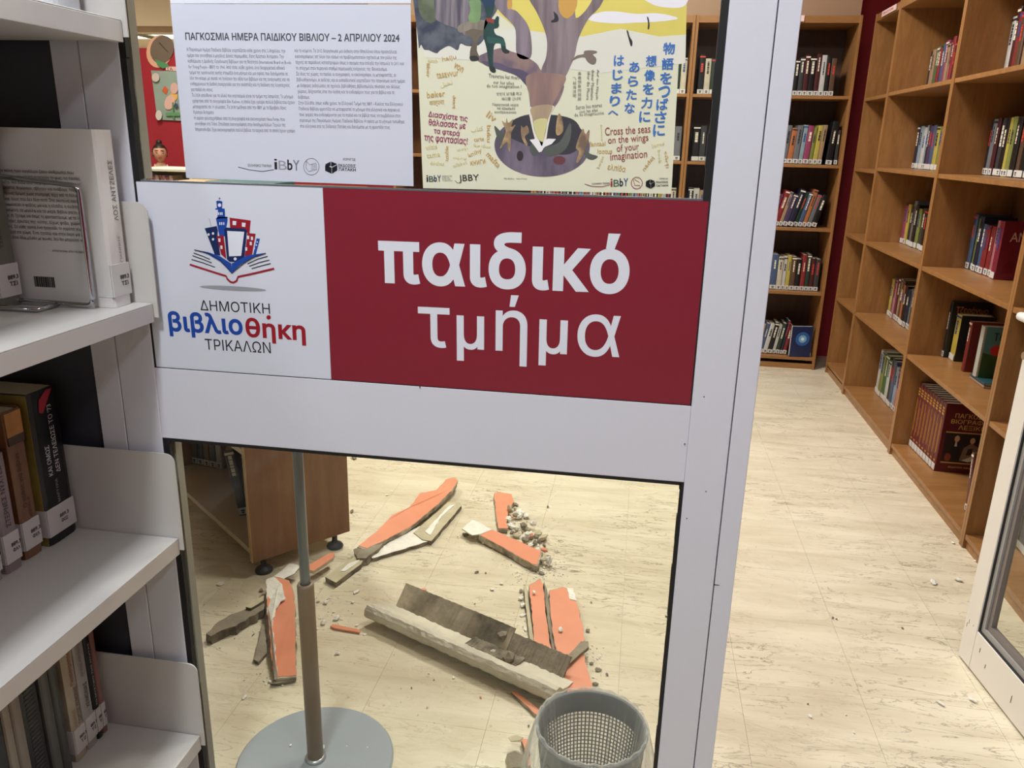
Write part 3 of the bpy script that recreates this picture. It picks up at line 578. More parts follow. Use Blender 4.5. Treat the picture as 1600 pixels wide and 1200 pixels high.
for s, a, b, h in (('Traverse les mers', (410, 404), (572, 414), 6), ('sur les ailes', (436, 436), (542, 442), 5), ('de ton imagination !', (400, 460), (582, 466), 6.5), ('상상의 날개를 펴고', (452, 498), (584, 496), 5), ('바다를 건너자', (480, 524), (580, 522), 5), ('Пересекай моря', (430, 554), (566, 556), 5), ('на крыльях', (456, 574), (550, 576), 4.5), ('воображения', (442, 592), (554, 594), 4.5), ('Surca los mares', (866, 570), (1002, 556), 6), ('con las alas', (884, 590), (980, 580), 5), ('de tu imaginación', (858, 612), (1012, 600), 6), ('Auf den Flügeln', (972, 362), (966, 520), 5), ('deiner Phantasie', (948, 362), (942, 520), 5), ('über die Meere', (926, 372), (920, 520), 5)): px_text(t, s, c3(*a), c3(*b), h, YT, 1, 0.004)
for i, ch in enumerate('乘着想象的翅膀'): px_text(t, ch, c3(876, 392 + 22 * i), c3(894, 391 + 22 * i), 5, YT, 1)
for i, ch in enumerate('飞越海洋吧'): px_text(t, ch, c3(850, 420 + 22 * i), c3(868, 419 + 22 * i), 5, YT, 1)
t.build('lettering', GD, poster)
ibby(poster, c3, 88, 946, 76, 9.5, 0.0, 2); ibby(poster, c3, 1046, 972, 92, 12, -0.03)
t = MB(); px_text(t, 'JBBY', c3(258, 954), c3(362, 950), 12, YT, 3, -0.006); px_stroke(t, [(236, 940), (248, 952), (262, 950), (274, 936)], 0.6, YT, c3)
for k in range(4): px_text(t, ('INTERNATIONAL', 'BOARD ON', 'BOOKS FOR', 'YOUNG PEOPLE')[k], c3(170, 920 + 8 * k), c3((222, 206, 212, 222)[k], 920 + 8 * k), 1.7, YT, 1)
px_text(t, 'Eiko Kadono', c3(492, 932), c3(546, 934), 1.8, YT, 1, .01); px_text(t, 'Nana Furiya', c3(556, 934), c3(612, 935), 1.8, YT, 1, .01)
px_text(t, 'ΕΛΛΗΝΙΚΟ ΤΜΗΜΑ', c3(950, 962), c3(1044, 958), 2.6, YT, 1, .01)
px_text(t, 'ΧΟΡΗΓΟΣ', c3(1300, 934), c3(1346, 934), 2.2, YT, 1, .01); px_text(t, 'ΕΚΔΟΣΕΙΣ', c3(1284, 954), c3(1346, 953), 3, YT, 2, .02); px_text(t, 'ΠΑΤΑΚΗ', c3(1284, 972), c3(1346, 970), 3, YT, 2, .02)
cube_logo(t, c3, 1254, 958, 24); t.build('logo', INK, poster)
t = MB(); px_stroke(t, [(912, 958), (950, 970), (1000, 972), (1044, 962)], 0.8, YT, c3)
px_stroke(t, [(1183 + 29 * math.cos(a * math.pi / 14), 953 + 30 * math.sin(a * math.pi / 14)) for a in range(29)], 0.8, YT, c3)
px_stroke(t, [(1166, 936), (1172, 965), (1200, 966)], 0.8, YT, c3); px_stroke(t, [(1172, 934), (1198, 950)], 0.6, YT, c3); t.build('logo', CR, poster)

# ================================================================ books
PAGE = mat((206, 198, 176), 0.8, name='paper_edge', noise=0.12, nscale=8, stretch=(60, 1, 1)); LABW = mat((204, 204, 200), 0.5, name='label_paper')
def cname(c):
    r, g_, b = c; mx_, mn = max(c), min(c); d = mx_ - mn
    if d < 26: return 'black' if mx_ < 60 else 'dark grey' if mx_ < 105 else 'grey' if mx_ < 165 else 'white' if mn > 205 else 'pale grey'
    if mn > 150 and r > b: return 'cream' if d < 70 else 'tan'
    h = 0
    if mx_ == r: h = 60 * (((g_ - b) / d) % 6)
    elif mx_ == g_: h = 60 * ((b - r) / d + 2)
    else: h = 60 * ((r - g_) / d + 4)
    dk = 'dark ' if mx_ < 90 else ''
    if h < 14 or h > 345: return dk + ('pink' if mn > 110 else 'maroon' if mx_ < 130 else 'red')
    if h < 40: return dk + ('orange' if mx_ > 200 and mn < 110 else 'tan' if mx_ > 175 else 'brown')
    if h < 70: return dk + ('yellow' if mx_ > 150 else 'olive')
    if h < 165: return dk + 'green'
    if h < 200: return dk + 'teal'
    if h < 255: return dk + ('navy' if mx_ < 90 else 'blue').replace('dark navy', 'navy')
    if h < 300: return dk + 'purple'
    return dk + 'pink'
def tone(c):
    g_ = sum(c) / 3; return tuple(int(0.86 * (0.78 * v + 0.22 * g_)) for v in c)
def book(M, th, h, dp, col, label, group=None, deco=1, lab=True, name='book', rough=0.35, lab_h=0.027, lab_z=0.004, pages=PAGE, covermat=None, cat='book'):
    """local frame: x thickness 0..th, spine at y = 0 facing -y, depth +y, height z"""
    b = MB(); t_ = 0.0022
    # boards and a slightly rounded spine as one wrapped cover
    prof = [(0, dp), (0, 0.004), (th * 0.12, 0.0008), (th * 0.5, 0), (th * 0.88, 0.0008), (th, 0.004), (th, dp)]
    inner = [(t_, dp), (t_, 0.005), (th * 0.5, 0.003), (th - t_, 0.005), (th - t_, dp)]
    ring = prof + inner[::-1]
    n = len(ring)
    b.add([(x, y, z) for z in (0, h) for x, y in ring], [(i, (i + 1) % n, (i + 1) % n + n, i + n) for i in range(n)])
    k0 = len(b.v) - 2 * n
    for zz, flip in ((0, 1), (n, 0)):
        idx = [(0, 1, 10, 11), (1, 2, 9, 10), (2, 3, 9), (3, 4, 9), (4, 5, 8, 9), (5, 6, 7, 8)]
        for f in idx:
            f2 = tuple(k0 + zz + i for i in f); b.f.append(f2[::-1] if not flip else f2); b.mi.append(0)
    o = b.build(name, covermat or mat(tone(col), rough, name='book_cover', noise=0.12, nscale=30))
    o.matrix_world = M
    tag(o, label, cat, group)
    pg = MB().box(t_, th - t_, 0.0035, dp - 0.004, 0.003, h - 0.003).build('pages', pages, o)
    if lab: 
        q = MB(); q.box(0.0006, th - 0.0006, -0.0012, 0.0006, lab_z, lab_z + lab_h); q.build('spine_label', LABW, o)
        if th < 0.045 and deco:
            q = MB(); q.box(th * 0.3, th * 0.7, -0.0015, 0.0, lab_z + lab_h * 0.5, lab_z + lab_h * 0.72); q.box(th * 0.35, th * 0.65, -0.0015, 0.0, lab_z + lab_h * 0.2, lab_z + lab_h * 0.4); q.build('label_print', INK, o)
    if deco:
        q = MB(); r = random.Random(hash((round(th, 5), round(h, 4), col)) & 0xffff)
        lum = sum(col) / 3; c2_ = (222, 214, 196) if lum < 120 else (40, 38, 44)
        if r.random() < 0.3: c2_ = (196, 60, 50) if col[0] < 150 else (40, 70, 130)
        a = r.uniform(0.5, 0.62) * h; e_ = r.uniform(0.78, 0.92) * h; w_ = th * r.uniform(0.18, 0.4)
        zz = a
        while zz < e_:
            l_ = r.uniform(0.006, 0.02); q.box(th / 2 - w_ / 2, th / 2 + w_ / 2, -0.0008, 0.001, zz, min(zz + l_, e_)); zz += l_ + 0.003
        if r.random() < 0.4: q.box(0.0008, th - 0.0008, -0.0007, 0.001, h * 0.93, h * 0.965)
        q.build('spine_print', mat(c2_, 0.5, name='spine_ink'), o)
    return o
def frame(o, x, y):
    """matrix from origin, local x dir, local y dir (z up or given by cross product)"""
    x = Vector(x).normalized(); y = Vector(y).normalized(); z = x.cross(y)
    return Matrix(((x.x, y.x, z.x, o[0]), (x.y, y.y, z.y, o[1]), (x.z, y.z, z.z, o[2]), (0, 0, 0, 1)))
def row_x(x, y0, y1, z, cols, h0, where, group, first='far', depth=0.142, lean=0.0, lab=True, deco=1, hj=0.02, cat='book', name='book'):
    """books whose spines face -x, filling y0 (far) to y1 (near); cols listed from the far end (left in view)"""
    n = len(cols); L = y0 - y1; ws = [random.uniform(0.8, 1.25) for _ in cols]; s = sum(ws); y = y0
    for i, c in enumerate(cols):
        th = L * ws[i] / s; hh = h0 + random.uniform(-hj, hj)
        M = frame((x + random.uniform(-0.006, 0.006), y, z + 0.0005), (0, -1, 0), (1, 0, 0))
        if lean: M = M @ Matrix.Rotation(lean, 4, 'Y')
        # local x runs towards the camera (-y), local y into the shelf (+x): z = x cross y = up
        book(M, th - 0.0012, hh, depth, c, '%s book, %s from the left %s' % (cname(c), ORD[i], where), group, deco, lab, name)
        y -= th
def row_back(x0, x1, y, z, cols, h0, where, group, lean=0.0, depth=0.16, hj=0.02, start=0, deco=1):
    """books on the back bookcase, spines facing -y, listed left to right"""
    ws = [random.uniform(0.75, 1.3) for _ in cols]; s = sum(ws); x = x0
    for i, c in enumerate(cols):
        th = (x1 - x0) * ws[i] / s; hh = h0 + random.uniform(-hj, hj)
        l_ = lean + random.uniform(-0.015, 0.015) if lean else 0.0
        M = Matrix.Translation((x + 0.0006, y + random.uniform(-0.005, 0.005), z + 0.0005 + (th * math.sin(abs(l_)) if l_ else 0))) @ Matrix.Rotation(l_, 4, 'Y')
        book(M, th * math.cos(l_) - 0.0014, hh, depth, c, '%s book, %s from the left %s' % (cname(c), ORD[i + start], where), group, deco)
        x += th
# ================================================================ tall oak bookcases
def case(name, label, M, W, Ht, shelves, D=0.35, kick=0.058, mv=OAKV, mh=OAKH, mb_=OAKB, group=None, t=0.018, st=0.02, top=True):
    """local frame: x along the front 0..W, y = 0 front to D back, z up"""
    e = empty(name, (0, 0, 0), 0, label, 'bookcase', group); e.matrix_world = M
    MB().box(0, t, 0, D, 0, Ht).build('side_panel', mv, e, bevel=0.0015); MB().box(W - t, W, 0, D, 0, Ht).build('side_panel', mv, e, bevel=0.0015)
    MB().box(t, W - t, D - 0.006, D, 0, Ht).build('back_panel', mb_, e)
    MB().box(t, W - t, 0.012, 0.028, 0, kick - 0.02).build('plinth', mh, e, bevel=0.001)
    if top: MB().box(t, W - t, 0.002, D - 0.006, Ht - 0.045, Ht - 0.003).build('top_panel', mh, e, bevel=0.001)
    for z in shelves: MB().box(t, W - t, 0.003, D - 0.006, z - st, z).build('shelf', mh, e, bevel=0.0015)
    return e
XB = 1.34
def RM_(y0): return frame((XB, y0, 0), (0, -1, 0), (1, 0, 0))     # front faces -x, local x runs towards the camera
SH = [0.06, 0.535, 0.97, 1.40, 1.815]
ns = ['in the corner beside the dark gap', 'second from the corner', 'third from the corner with red lexicon set', 'nearest, behind the open door leaf']
Y4 = [5.665, 5.147, 4.108, 3.10, 2.09]
for k in range(4):
    sh = SH if k else [0.075, 0.533, 0.966, 1.383, 1.811]
    case('bookcase', 'tall oak bookcase on the right wall, ' + ns[k], RM_(Y4[k]), Y4[k] - Y4[k + 1] - 0.001, 2.30, sh, group='tall oak bookcases on the right wall')
C = dict(navy=(34, 40, 70), tan=(190, 150, 110), green=(70, 130, 80), red=(170, 40, 44), blue=(70, 100, 150), mag=(180, 60, 110), pink=(210, 120, 130), dred=(120, 24, 34), white=(222, 222, 218), lblue=(150, 180, 200), black=(26, 26, 30), yel=(220, 196, 70), ol=(150, 160, 70), grey=(120, 126, 134), pur=(80, 60, 110), brown=(110, 76, 54), or_=(220, 120, 60), cream=(226, 214, 186), dg=(40, 70, 52), teal=(40, 110, 120), dgrey=(64, 66, 72), mar=(90, 30, 36), beige=(200, 180, 150))
def K(s): return [C[k] for k in s.split()]
G2 = 'books in the second oak bookcase from the corner'; G3 = 'books in the third oak bookcase from the corner'; G4 = 'books behind the open glass door leaf'
row_x(1.53, 5.125, 4.70, SH[4], K('navy tan green red blue mag tan pink red dred'), 0.235, 'on the top shelf of second oak bookcase', G2)
row_x(1.53, 5.125, 4.68, SH[3], K('navy lblue white lblue navy pur blue yel ol'), 0.232, 'on the fourth shelf up, second oak bookcase', G2, hj=0.008)
row_x(1.535, 5.125, 4.70, SH[2], K('mag yel black grey black ol dgrey black'), 0.235, 'on the middle shelf of second oak bookcase', G2)
row_x(1.515, 5.10, 4.65, SH[1], K('yel pur pink mar tan brown or_ black navy grey dgrey'), 0.235, 'on the second shelf up, second oak bookcase', G2)
row_x(1.50, 5.045, 4.62, SH[0], K('white ol green white dg blue lblue pink'), 0.265, 'on the bottom shelf of second oak bookcase', G2)
row_x(1.53, 4.088, 3.68, SH[4], K('white mar red brown tan black white grey black dgrey'), 0.265, 'on the top shelf of third oak bookcase', G3)
row_x(1.53, 4.088, 3.56, SH[3], K('navy grey mar dgrey black yel ol black brown black dgrey pink red'), 0.245, 'on the fourth shelf up, third oak bookcase', G3, hj=0.004)
row_x(1.535, 4.088, 3.80, SH[2], K('blue ol navy blue red red pink'), 0.235, 'on the middle shelf of third oak bookcase', G3)
def cover_text(o, parts, m, y):
    pass
# red book with white title whose cover faces the door
def cover_book(x, ynear, z, th, h, dp, col, label, group, rot=0.0, **k):
    """spine towards -x, front cover visible on the near side (y = ynear)"""
    M = Matrix.Translation((x, ynear + th, z)) @ Matrix.Rotation(rot, 4, 'Z') @ frame((0, 0, 0), (0, -1, 0), (1, 0, 0))
    return book(M, th, h, dp, col, label, group, **k)
def on_cover(o, th, dp, h, items):
    """flat print on the near cover (local x = th); u along depth from the spine, v up"""
    for kind, data, rgb in items:
        q = MB(); X_ = th + 0.0006
        if kind == 'text':
            s_, u0, v0, u1, v1 = data; put_text(q, s_, Vector((X_, u0, v0)), Vector((0, u1 - u0, 0)), Vector((0, 0, v1 - v0)), 3, 0.01)
        elif kind == 'poly': q.add([(X_ + data[1], u, v) for u, v in data[0]], [tuple(range(len(data[0])))])
        q.build('cover_print', mat(rgb, 0.4, name='cover_ink'), o)
o = cover_book(1.53, 3.752, SH[2], 0.045, 0.25, 0.148, (164, 30, 62), 'crimson book with white title on its front cover, middle shelf, third oak bookcase', G3)
on_cover(o, 0.045, 0.148, 0.25, [('text', ('ANT', 0.035, 0.165, 0.13, 0.205), (226, 210, 214)), ('poly', ([(0.08, 0.09), (0.1, 0.12), (0.12, 0.09), (0.1, 0.06)], 0), (120, 20, 40)), ('poly', ([(0.03, 0.03), (0.07, 0.03), (0.075, 0.07), (0.05, 0.09), (0.028, 0.06)], 0), (110, 16, 36))])
M = Matrix.Translation((1.515, 3.50, SH[2] + 0.001)) @ Matrix.Rotation(math.radians(48), 4, 'X') @ frame((0, 0, 0), (0, -1, 0), (1, 0, 0))
book(M, 0.022, 0.22, 0.14, (200, 56, 40), 'red book slumped at an angle beside the crimson one, third oak bookcase', G3)
# second shelf up: large picture books with covers towards the door
o = cover_book(1.50, 4.062, SH[1], 0.026, 0.275, 0.178, (30, 32, 42), 'tall black picture book with orange title, second shelf up, third oak bookcase', G3)
on_cover(o, 0.026, 0.21, 0.275, [('text', ('Τζερόνιμο', 0.02, 0.215, 0.165, 0.255), (206, 120, 54))])
o = cover_book(1.522, 3.99, SH[1], 0.06, 0.225, 0.156, (228, 196, 60), 'thick yellow-spined comic album with black cover beside the tall black book', G3)
on_cover(o, 0.06, 0.21, 0.225, [('poly', ([(0.003, 0.001), (0.155, 0.001), (0.155, 0.224), (0.003, 0.224)], 0), (36, 42, 44)), ('text', ('Σ', 0.04, 0.05, 0.065, 0.09), (196, 186, 60)), ('poly', ([(0.05, 0.12), (0.075, 0.13), (0.07, 0.16), (0.05, 0.155)], 0.0003), (52, 70, 120)), ('poly', ([(0.08, 0.18), (0.14, 0.185), (0.14, 0.195), (0.08, 0.19)], 0.0003), (110, 112, 110)), ('poly', ([(0.08, 0.02), (0.15, 0.02), (0.14, 0.07), (0.1, 0.08)], 0.0003), (40, 70, 44))])
o = cover_book(1.50, 3.80, SH[1], 0.03, 0.235, 0.17, (150, 34, 30), 'plain red book standing behind the ring-bound picture book, third oak bookcase', G3, lab=False)
o = cover_book(1.485, 3.63, SH[1] + 0.024, 0.035, 0.225, 0.18, (206, 206, 196), 'white ring-bound picture book with teal cover and red tomato, third oak bookcase', G3, lab=False, deco=0)
on_cover(o, 0.035, 0.18, 0.225, [('poly', ([(0.012, 0.0), (0.178, 0.0), (0.178, 0.225), (0.012, 0.225)], 0), (84, 132, 136)), ('poly', ([(0.012, 0.0), (0.178, 0.0), (0.178, 0.09), (0.12, 0.12), (0.06, 0.10), (0.012, 0.11)], 0.0003), (52, 84, 40)), ('text', ('Τυ', 0.045, 0.165, 0.085, 0.2), (30, 40, 44)), ('poly', (ell(0.062, 0.122, 0.022, 0.024, 20), 0.0006), (196, 50, 40))])
q = MB()
for k in range(22): q.tube([(0.035 + 0.004 * math.cos(a), 0.006 + 0.006 * math.sin(a), 0.008 + 0.01 * k) for a in [i * math.pi / 4 for i in range(8)]], 0.0008, 5, closed=True)
q.build('spiral_ring', mat((200, 190, 150), 0.4, metal=0.5, name='ring_wire'), o)['kind'] = 'stuff'
for k, (c, lb) in enumerate((((190, 150, 120), 'thin tan'), ((40, 96, 106), 'thin teal'))):
    M = frame((1.478, 3.745, SH[1] + 0.0006 + 0.0118 * k), (0, 0, 1), (1, 0, 0)); M = Matrix.Translation((1.488, 3.69, SH[1] + 0.0006 + 0.0118 * k)) @ Matrix(((0, 1, 0, 0), (0, 0, -1, 0), (-1, 0, 0, 0.011), (0, 0, 0, 1)))
    book(M, 0.011, 0.16, 0.16, c, lb + ' book lying flat under the ring-bound picture book', G3, lab=False, deco=0)
# the red lexicon set
LEX = (122, 26, 34); GOLD = mat((206, 150, 66), 0.35, metal=0.3, name='gold_foil')
LR = 'red volumes of the gilt lexicon set'
yy = 4.082
for k in range(9):
    th = 0.0375; x_ = 1.424 + 0.0015 * k
    o = book(frame((x_, yy, SH[0] + 0.0005), (0, -1, 0), (1, 0, 0)), th - 0.001, 0.335, 0.225, LEX, 'red gilt lexicon volume, %s from the left on the bottom shelf, third oak bookcase' % ORD[k], LR, deco=0, lab_h=0.03)
    q = MB(); q.box(0.008, 0.0115, -0.0007, 0.001, 0.06 + 0.01 * (k % 3), 0.26); q.box(0.02, 0.0225, -0.0007, 0.001, 0.09, 0.25 - 0.03 * (k % 2))
    for j in range(3): q.box(0.006, 0.03, -0.0007, 0.001, 0.275 + 0.014 * j, 0.283 + 0.014 * j)
    q.box(0.008, 0.026, -0.0007, 0.001, 0.045, 0.053); q.build('spine_print', GOLD, o)
    yy -= th
    last = o
GT = (206, 170, 96)
on_cover(last, th - 0.001, 0.225, 0.335, [('text', ('ΠΑΓΚΟΣΜΙΟ', 0.048, 0.268, 0.222, 0.290), GT), ('text', ('ΒΙΟΓΡΑΦΙΚΟ', 0.035, 0.240, 0.224, 0.262), GT), ('text', ('ΛΕΞΙΚΟ', 0.07, 0.212, 0.19, 0.234), GT),
    ('poly', ([(0.022, 0.195), (0.21, 0.195), (0.21, 0.200), (0.022, 0.200)], 0), GT), ('poly', ([(0.022, 0.045), (0.21, 0.045), (0.21, 0.050), (0.022, 0.050)], 0), GT),
    ('poly', ([(0.022, 0.05), (0.21, 0.05), (0.21, 0.195), (0.022, 0.195)], 0.0001), (40, 30, 30)),
    ('poly', ([(0.05, 0.06), (0.10, 0.06), (0.09, 0.15), (0.07, 0.16), (0.055, 0.12)], 0.0004), (24, 24, 28)), ('poly', (ell(0.075, 0.168, 0.011, 0.016, 16), 0.0006), (196, 150, 116)), ('poly', ([(0.068, 0.13), (0.08, 0.13), (0.076, 0.152), (0.07, 0.152)], 0.0007), (190, 180, 170)),
    ('poly', (ell(0.048, 0.075, 0.014, 0.02, 14), 0.0007), (130, 56, 40)), ('poly', ([(0.10, 0.06), (0.18, 0.06), (0.175, 0.13), (0.14, 0.15), (0.11, 0.125)], 0.0004), (120, 100, 84)), ('poly', (ell(0.143, 0.162, 0.011, 0.015, 16), 0.0006), (200, 160, 130)), ('poly', ([(0.11, 0.062), (0.15, 0.085), (0.165, 0.066), (0.14, 0.056)], 0.0007), (206, 200, 186)), ('poly', ([(0.125, 0.09), (0.15, 0.092), (0.148, 0.125), (0.13, 0.12)], 0.0008), (50, 40, 40)),
    ('text', ('ΕΚΔΟΤΙΚΗ ΑΘΗΝΩΝ', 0.06, 0.022, 0.18, 0.03), GT)])
M = Matrix.Translation((1.42, 3.315, SH[0] + 0.001)) @ Matrix.Rotation(math.radians(-9), 4, 'X') @ frame((0, 0, 0), (0, -1, 0), (1, 0, 0))
book(M, 0.022, 0.25, 0.17, (120, 50, 44), 'slim brown-red book leaning alone beside the lexicon set, third oak bookcase', G3)
# fourth bookcase, seen through the open leaf
row_x(1.50, 3.05, 2.35, SH[0], K('dgrey grey dgrey grey grey dgrey grey dgrey grey dgrey grey grey dgrey grey'), 0.30, 'on the bottom shelf of nearest oak bookcase', G4, hj=0.004)
row_x(1.52, 3.05, 2.6, SH[1], K('teal grey navy white grey black teal'), 0.24, 'on the second shelf up, nearest oak bookcase', G4)
# ---------------- bookcases along the back wall
BK = [0.255, -0.765, -1.785]
for k, x in enumerate(BK):
    case('bookcase', 'dark-backed wood bookcase at the far wall, ' + ['right one beside the dark gap', 'middle one half hidden by the poster', 'left one between the two papers'][k], Matrix.Translation((x, 5.69, 0)), 1.018, 2.30, [0.084, 0.548, 0.982, 1.396, 1.824], mh=OAKX, mb_=DKB if k < 2 else OAKB, group='bookcases along the far wall', mv=OAKV)
GB = 'books on the far bookcases'
row_back(0.80, 1.165, 5.75, 1.824, K('cream cream beige cream black dgrey mar black mar white black brown'), 0.235, 'on the top shelf of far right bookcase', GB)
row_back(0.30, 0.62, 5.75, 1.824, K('black cream dg tan brown dgrey dg'), 0.23, 'group on the top shelf, far right bookcase', GB)
row_back(0.80, 1.15, 5.75, 1.396, K('black cream navy grey or_ grey lblue mag ol yel tan'), 0.235, 'on the second shelf of far right bookcase', GB, lean=0.05)
o = book(Matrix.Translation((1.172, 5.74, 1.397)) @ Matrix.Rotation(0.07, 4, 'Y'), 0.04, 0.275, 0.16, C['black'], 'tall black book with white title leaning on the second shelf, far right bookcase', GB)
o = book(Matrix.Translation((1.226, 5.75, 1.397)), 0.022, 0.22, 0.16, C['dgrey'], 'dark grey book at the right end of second shelf, far right bookcase', GB)
row_back(0.30, 0.60, 5.75, 1.396, K('black dgrey black dgrey black ol'), 0.225, 'group on the second shelf, far right bookcase', GB)
row_back(0.78, 1.17, 5.75, 0.982, K('tan mag green red red tan pur navy dg blue or_ grey black'), 0.235, 'on the third shelf of far right bookcase', GB, lean=0.24)
row_back(0.80, 1.235, 5.75, 0.548, K('black cream blue blue cream white yel brown black red dg mar dgrey'), 0.235, 'on the fourth shelf of far right bookcase', GB)
row_back(0.80, 1.08, 5.75, 0.084, K('pink brown tan blue white black white dg navy red'), 0.225, 'on the bottom shelf of far right bookcase', GB, lean=0.16)
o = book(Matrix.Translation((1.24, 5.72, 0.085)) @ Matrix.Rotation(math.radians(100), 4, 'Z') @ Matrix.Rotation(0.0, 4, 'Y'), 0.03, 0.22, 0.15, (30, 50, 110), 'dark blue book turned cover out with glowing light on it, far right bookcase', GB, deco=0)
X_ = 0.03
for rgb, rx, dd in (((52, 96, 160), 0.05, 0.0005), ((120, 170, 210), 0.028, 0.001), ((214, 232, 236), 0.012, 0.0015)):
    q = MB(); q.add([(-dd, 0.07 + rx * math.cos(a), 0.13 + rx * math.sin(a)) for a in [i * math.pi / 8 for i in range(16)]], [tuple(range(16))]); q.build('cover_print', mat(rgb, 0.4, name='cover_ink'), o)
row_back(0.30, 0.62, 5.75, 0.982, K('navy white tan dgrey ol white black'), 0.24, 'group on the third shelf, far right bookcase', GB)
row_back(-0.74, 0.22, 5.75, 0.982, K('grey black cream or_ brown mar grey dg navy grey lblue or_ pink white tan black or_ blue grey dg black ol lblue pink yel navy white dg yel white'), 0.245, 'on the third shelf of the middle far bookcase'.replace('third shelf', 'third shelf'), GB) if False else None
cs_ = K('grey black cream or_ brown mar grey dg navy grey lblue or_ pink white tan black')
row_back(-0.745, -0.27, 5.75, 0.982, cs_, 0.25, 'on the third shelf of middle far bookcase', GB)
cs_ = K('or_ blue grey dg black ol lblue pink yel navy white dg yel white navy cream')
row_back(-0.27, 0.22, 5.75, 0.982, cs_, 0.25, 'in the right half, third shelf, middle far bookcase', GB)
row_back(0.0, 0.225, 5.75, 1.396, K('grey white dgrey black grey'), 0.23, 'at the right end, second shelf, middle far bookcase', GB)
row_back(0.0, 0.225, 5.75, 1.824, K('dgrey black white dg cream'), 0.23, 'at the right end, top shelf, middle far bookcase', GB)
# shelf signs
PINKP = mat((226, 200, 196), 0.6, name='pale_pink_card'); REDI = mat((190, 60, 66), 0.6, name='red_card_ink')
p0 = at_y(1188, 28, 5.688)
s_ = MB().box(0.78, 0.92, 5.684, 5.689, 2.262, 2.298).build('shelf_sign', PINKP); tag(s_, 'small pale card sign on top edge of the far right bookcase', 'sign')
q = MB(); put_text(q, 'ΛΟΓΟΤΕΧΝΙΑ', Vector((0.79, 5.6835, 2.272)), Vector((0.105, 0, 0)), Vector((0, 0, 0.017)), 2, 0.02); q.build('lettering', REDI, s_)
s_ = MB().box(1.334, 1.339, 5.22, 5.50, 2.262, 2.292).build('shelf_sign', PINKP); tag(s_, 'long pale card sign on top edge of the corner oak bookcase', 'sign')
q = MB(); put_text(q, 'ΞΕΝΗ ΛΟΓΟΤΕΧΝΙΑ', Vector((1.3335, 5.48, 2.270)), Vector((0, -0.22, 0)), Vector((0, 0, 0.013)), 2, 0.02); q.build('lettering', REDI, s_)

# ================================================================ low double-sided bookcase standing askew on levelling feet
A = Vector((-1.262, 2.312, 0)); d1 = Vector((0.637, 0.771, 0)).normalized()    # along the end panel
d2 = Vector((-d1.y, d1.x, 0))                                                  # long side, away to the left
B = Matrix(((d1.x, d2.x, 0, A.x), (d1.y, d2.y, 0, A.y), (0, 0, 1, 0), (0, 0, 0, 1)))
W, LN, HB = 0.385, 0.93, 1.22
bc = empty('low_bookcase', (0, 0, 0), 0, 'low brown bookcase on round levelling feet standing askew behind the glass', 'bookcase'); bc.matrix_world = B
Z0 = 0.062
MB().box(0, W, 0, 0.02, Z0, HB).build('end_panel', BROWNP, bc, bevel=0.0015); MB().box(0, W, LN - 0.02, LN, Z0, HB).build('end_panel', BROWNP, bc, bevel=0.0015)
LAMI = mat((196, 178, 150), 0.4, name='pale_laminate', noise=0.06, nscale=8)
eb = MB(); eb.box(-0.0015, 0.0, 0, 0.02, Z0, HB); eb.build('edge_band', mat((196, 162, 112), 0.5, name='pale_edge'), bc)
for z in (0.105, 0.48, 0.84): MB().box(0.004, W - 0.004, 0.02, LN - 0.02, z - 0.02, z).build('shelf', LAMI, bc)
MB().box(W - 0.012, W - 0.002, 0.02, LN - 0.02, 0.105, HB - 0.02).build('back_panel', BROWNP, bc); MB().box(0, W, 0.02, LN - 0.02, HB - 0.02, HB).build('top_panel', BROWNP, bc)
FOOT = mat((52, 54, 58), 0.5, name='foot_plastic')
for (x, y) in ((0.05, 0.03), (W - 0.05, 0.03), (0.05, LN - 0.03), (W - 0.05, LN - 0.03)):
    f = MB(); f.lathe([(0, 0.0), (0.03, 0.0), (0.032, 0.006), (0.028, 0.014), (0.014, 0.022), (0.010, 0.03), (0.010, Z0), (0, Z0)], (x, y, 0), 24); f.build('foot', FOOT, bc, smooth=True)
mg = 'picture books in the low askew bookcase'
yy = 0.03
R_ = B
def lowbook(y, th, h, c, label, z=0.1055, x=0.03):
    M = B @ frame((x, y + th, z), (0, -1, 0), (1, 0, 0)); return book(M, th, h, 0.14, c, label, mg)
def askew(p, ang, th, h, c, label, lean=0.0):
    M = Matrix.Translation(p) @ Matrix.Rotation(ang, 4, 'Z') @ Matrix.Rotation(lean, 4, 'Y'); return book(M, th, h, 0.12, c, label, mg, deco=1)
p0_ = at_z(300, 724, 0.1055); ang_ = math.radians(-13)
for k, c in enumerate([(96, 106, 96), (60, 72, 92), (140, 112, 84), (84, 100, 120), (196, 190, 180)]):
    askew(p0_ + Vector((math.cos(ang_), math.sin(ang_), 0)) * 0.034 * k, ang_, 0.032, 0.25 - 0.01 * (k % 2), c, '%s picture book, %s from the left in the group deep in the low bookcase' % (cname(c), ORD[k]))
askew(at_z(374, 806, 0.1055), math.radians(20), 0.035, 0.27, (62, 70, 84), 'dark blue-grey picture book leaning near the end panel of the low bookcase', math.radians(-8))
askew(at_z(380, 790, 0.1055), math.radians(20), 0.02, 0.2, (130, 44, 60), 'maroon book behind the leaning dark one in the low bookcase', 0)

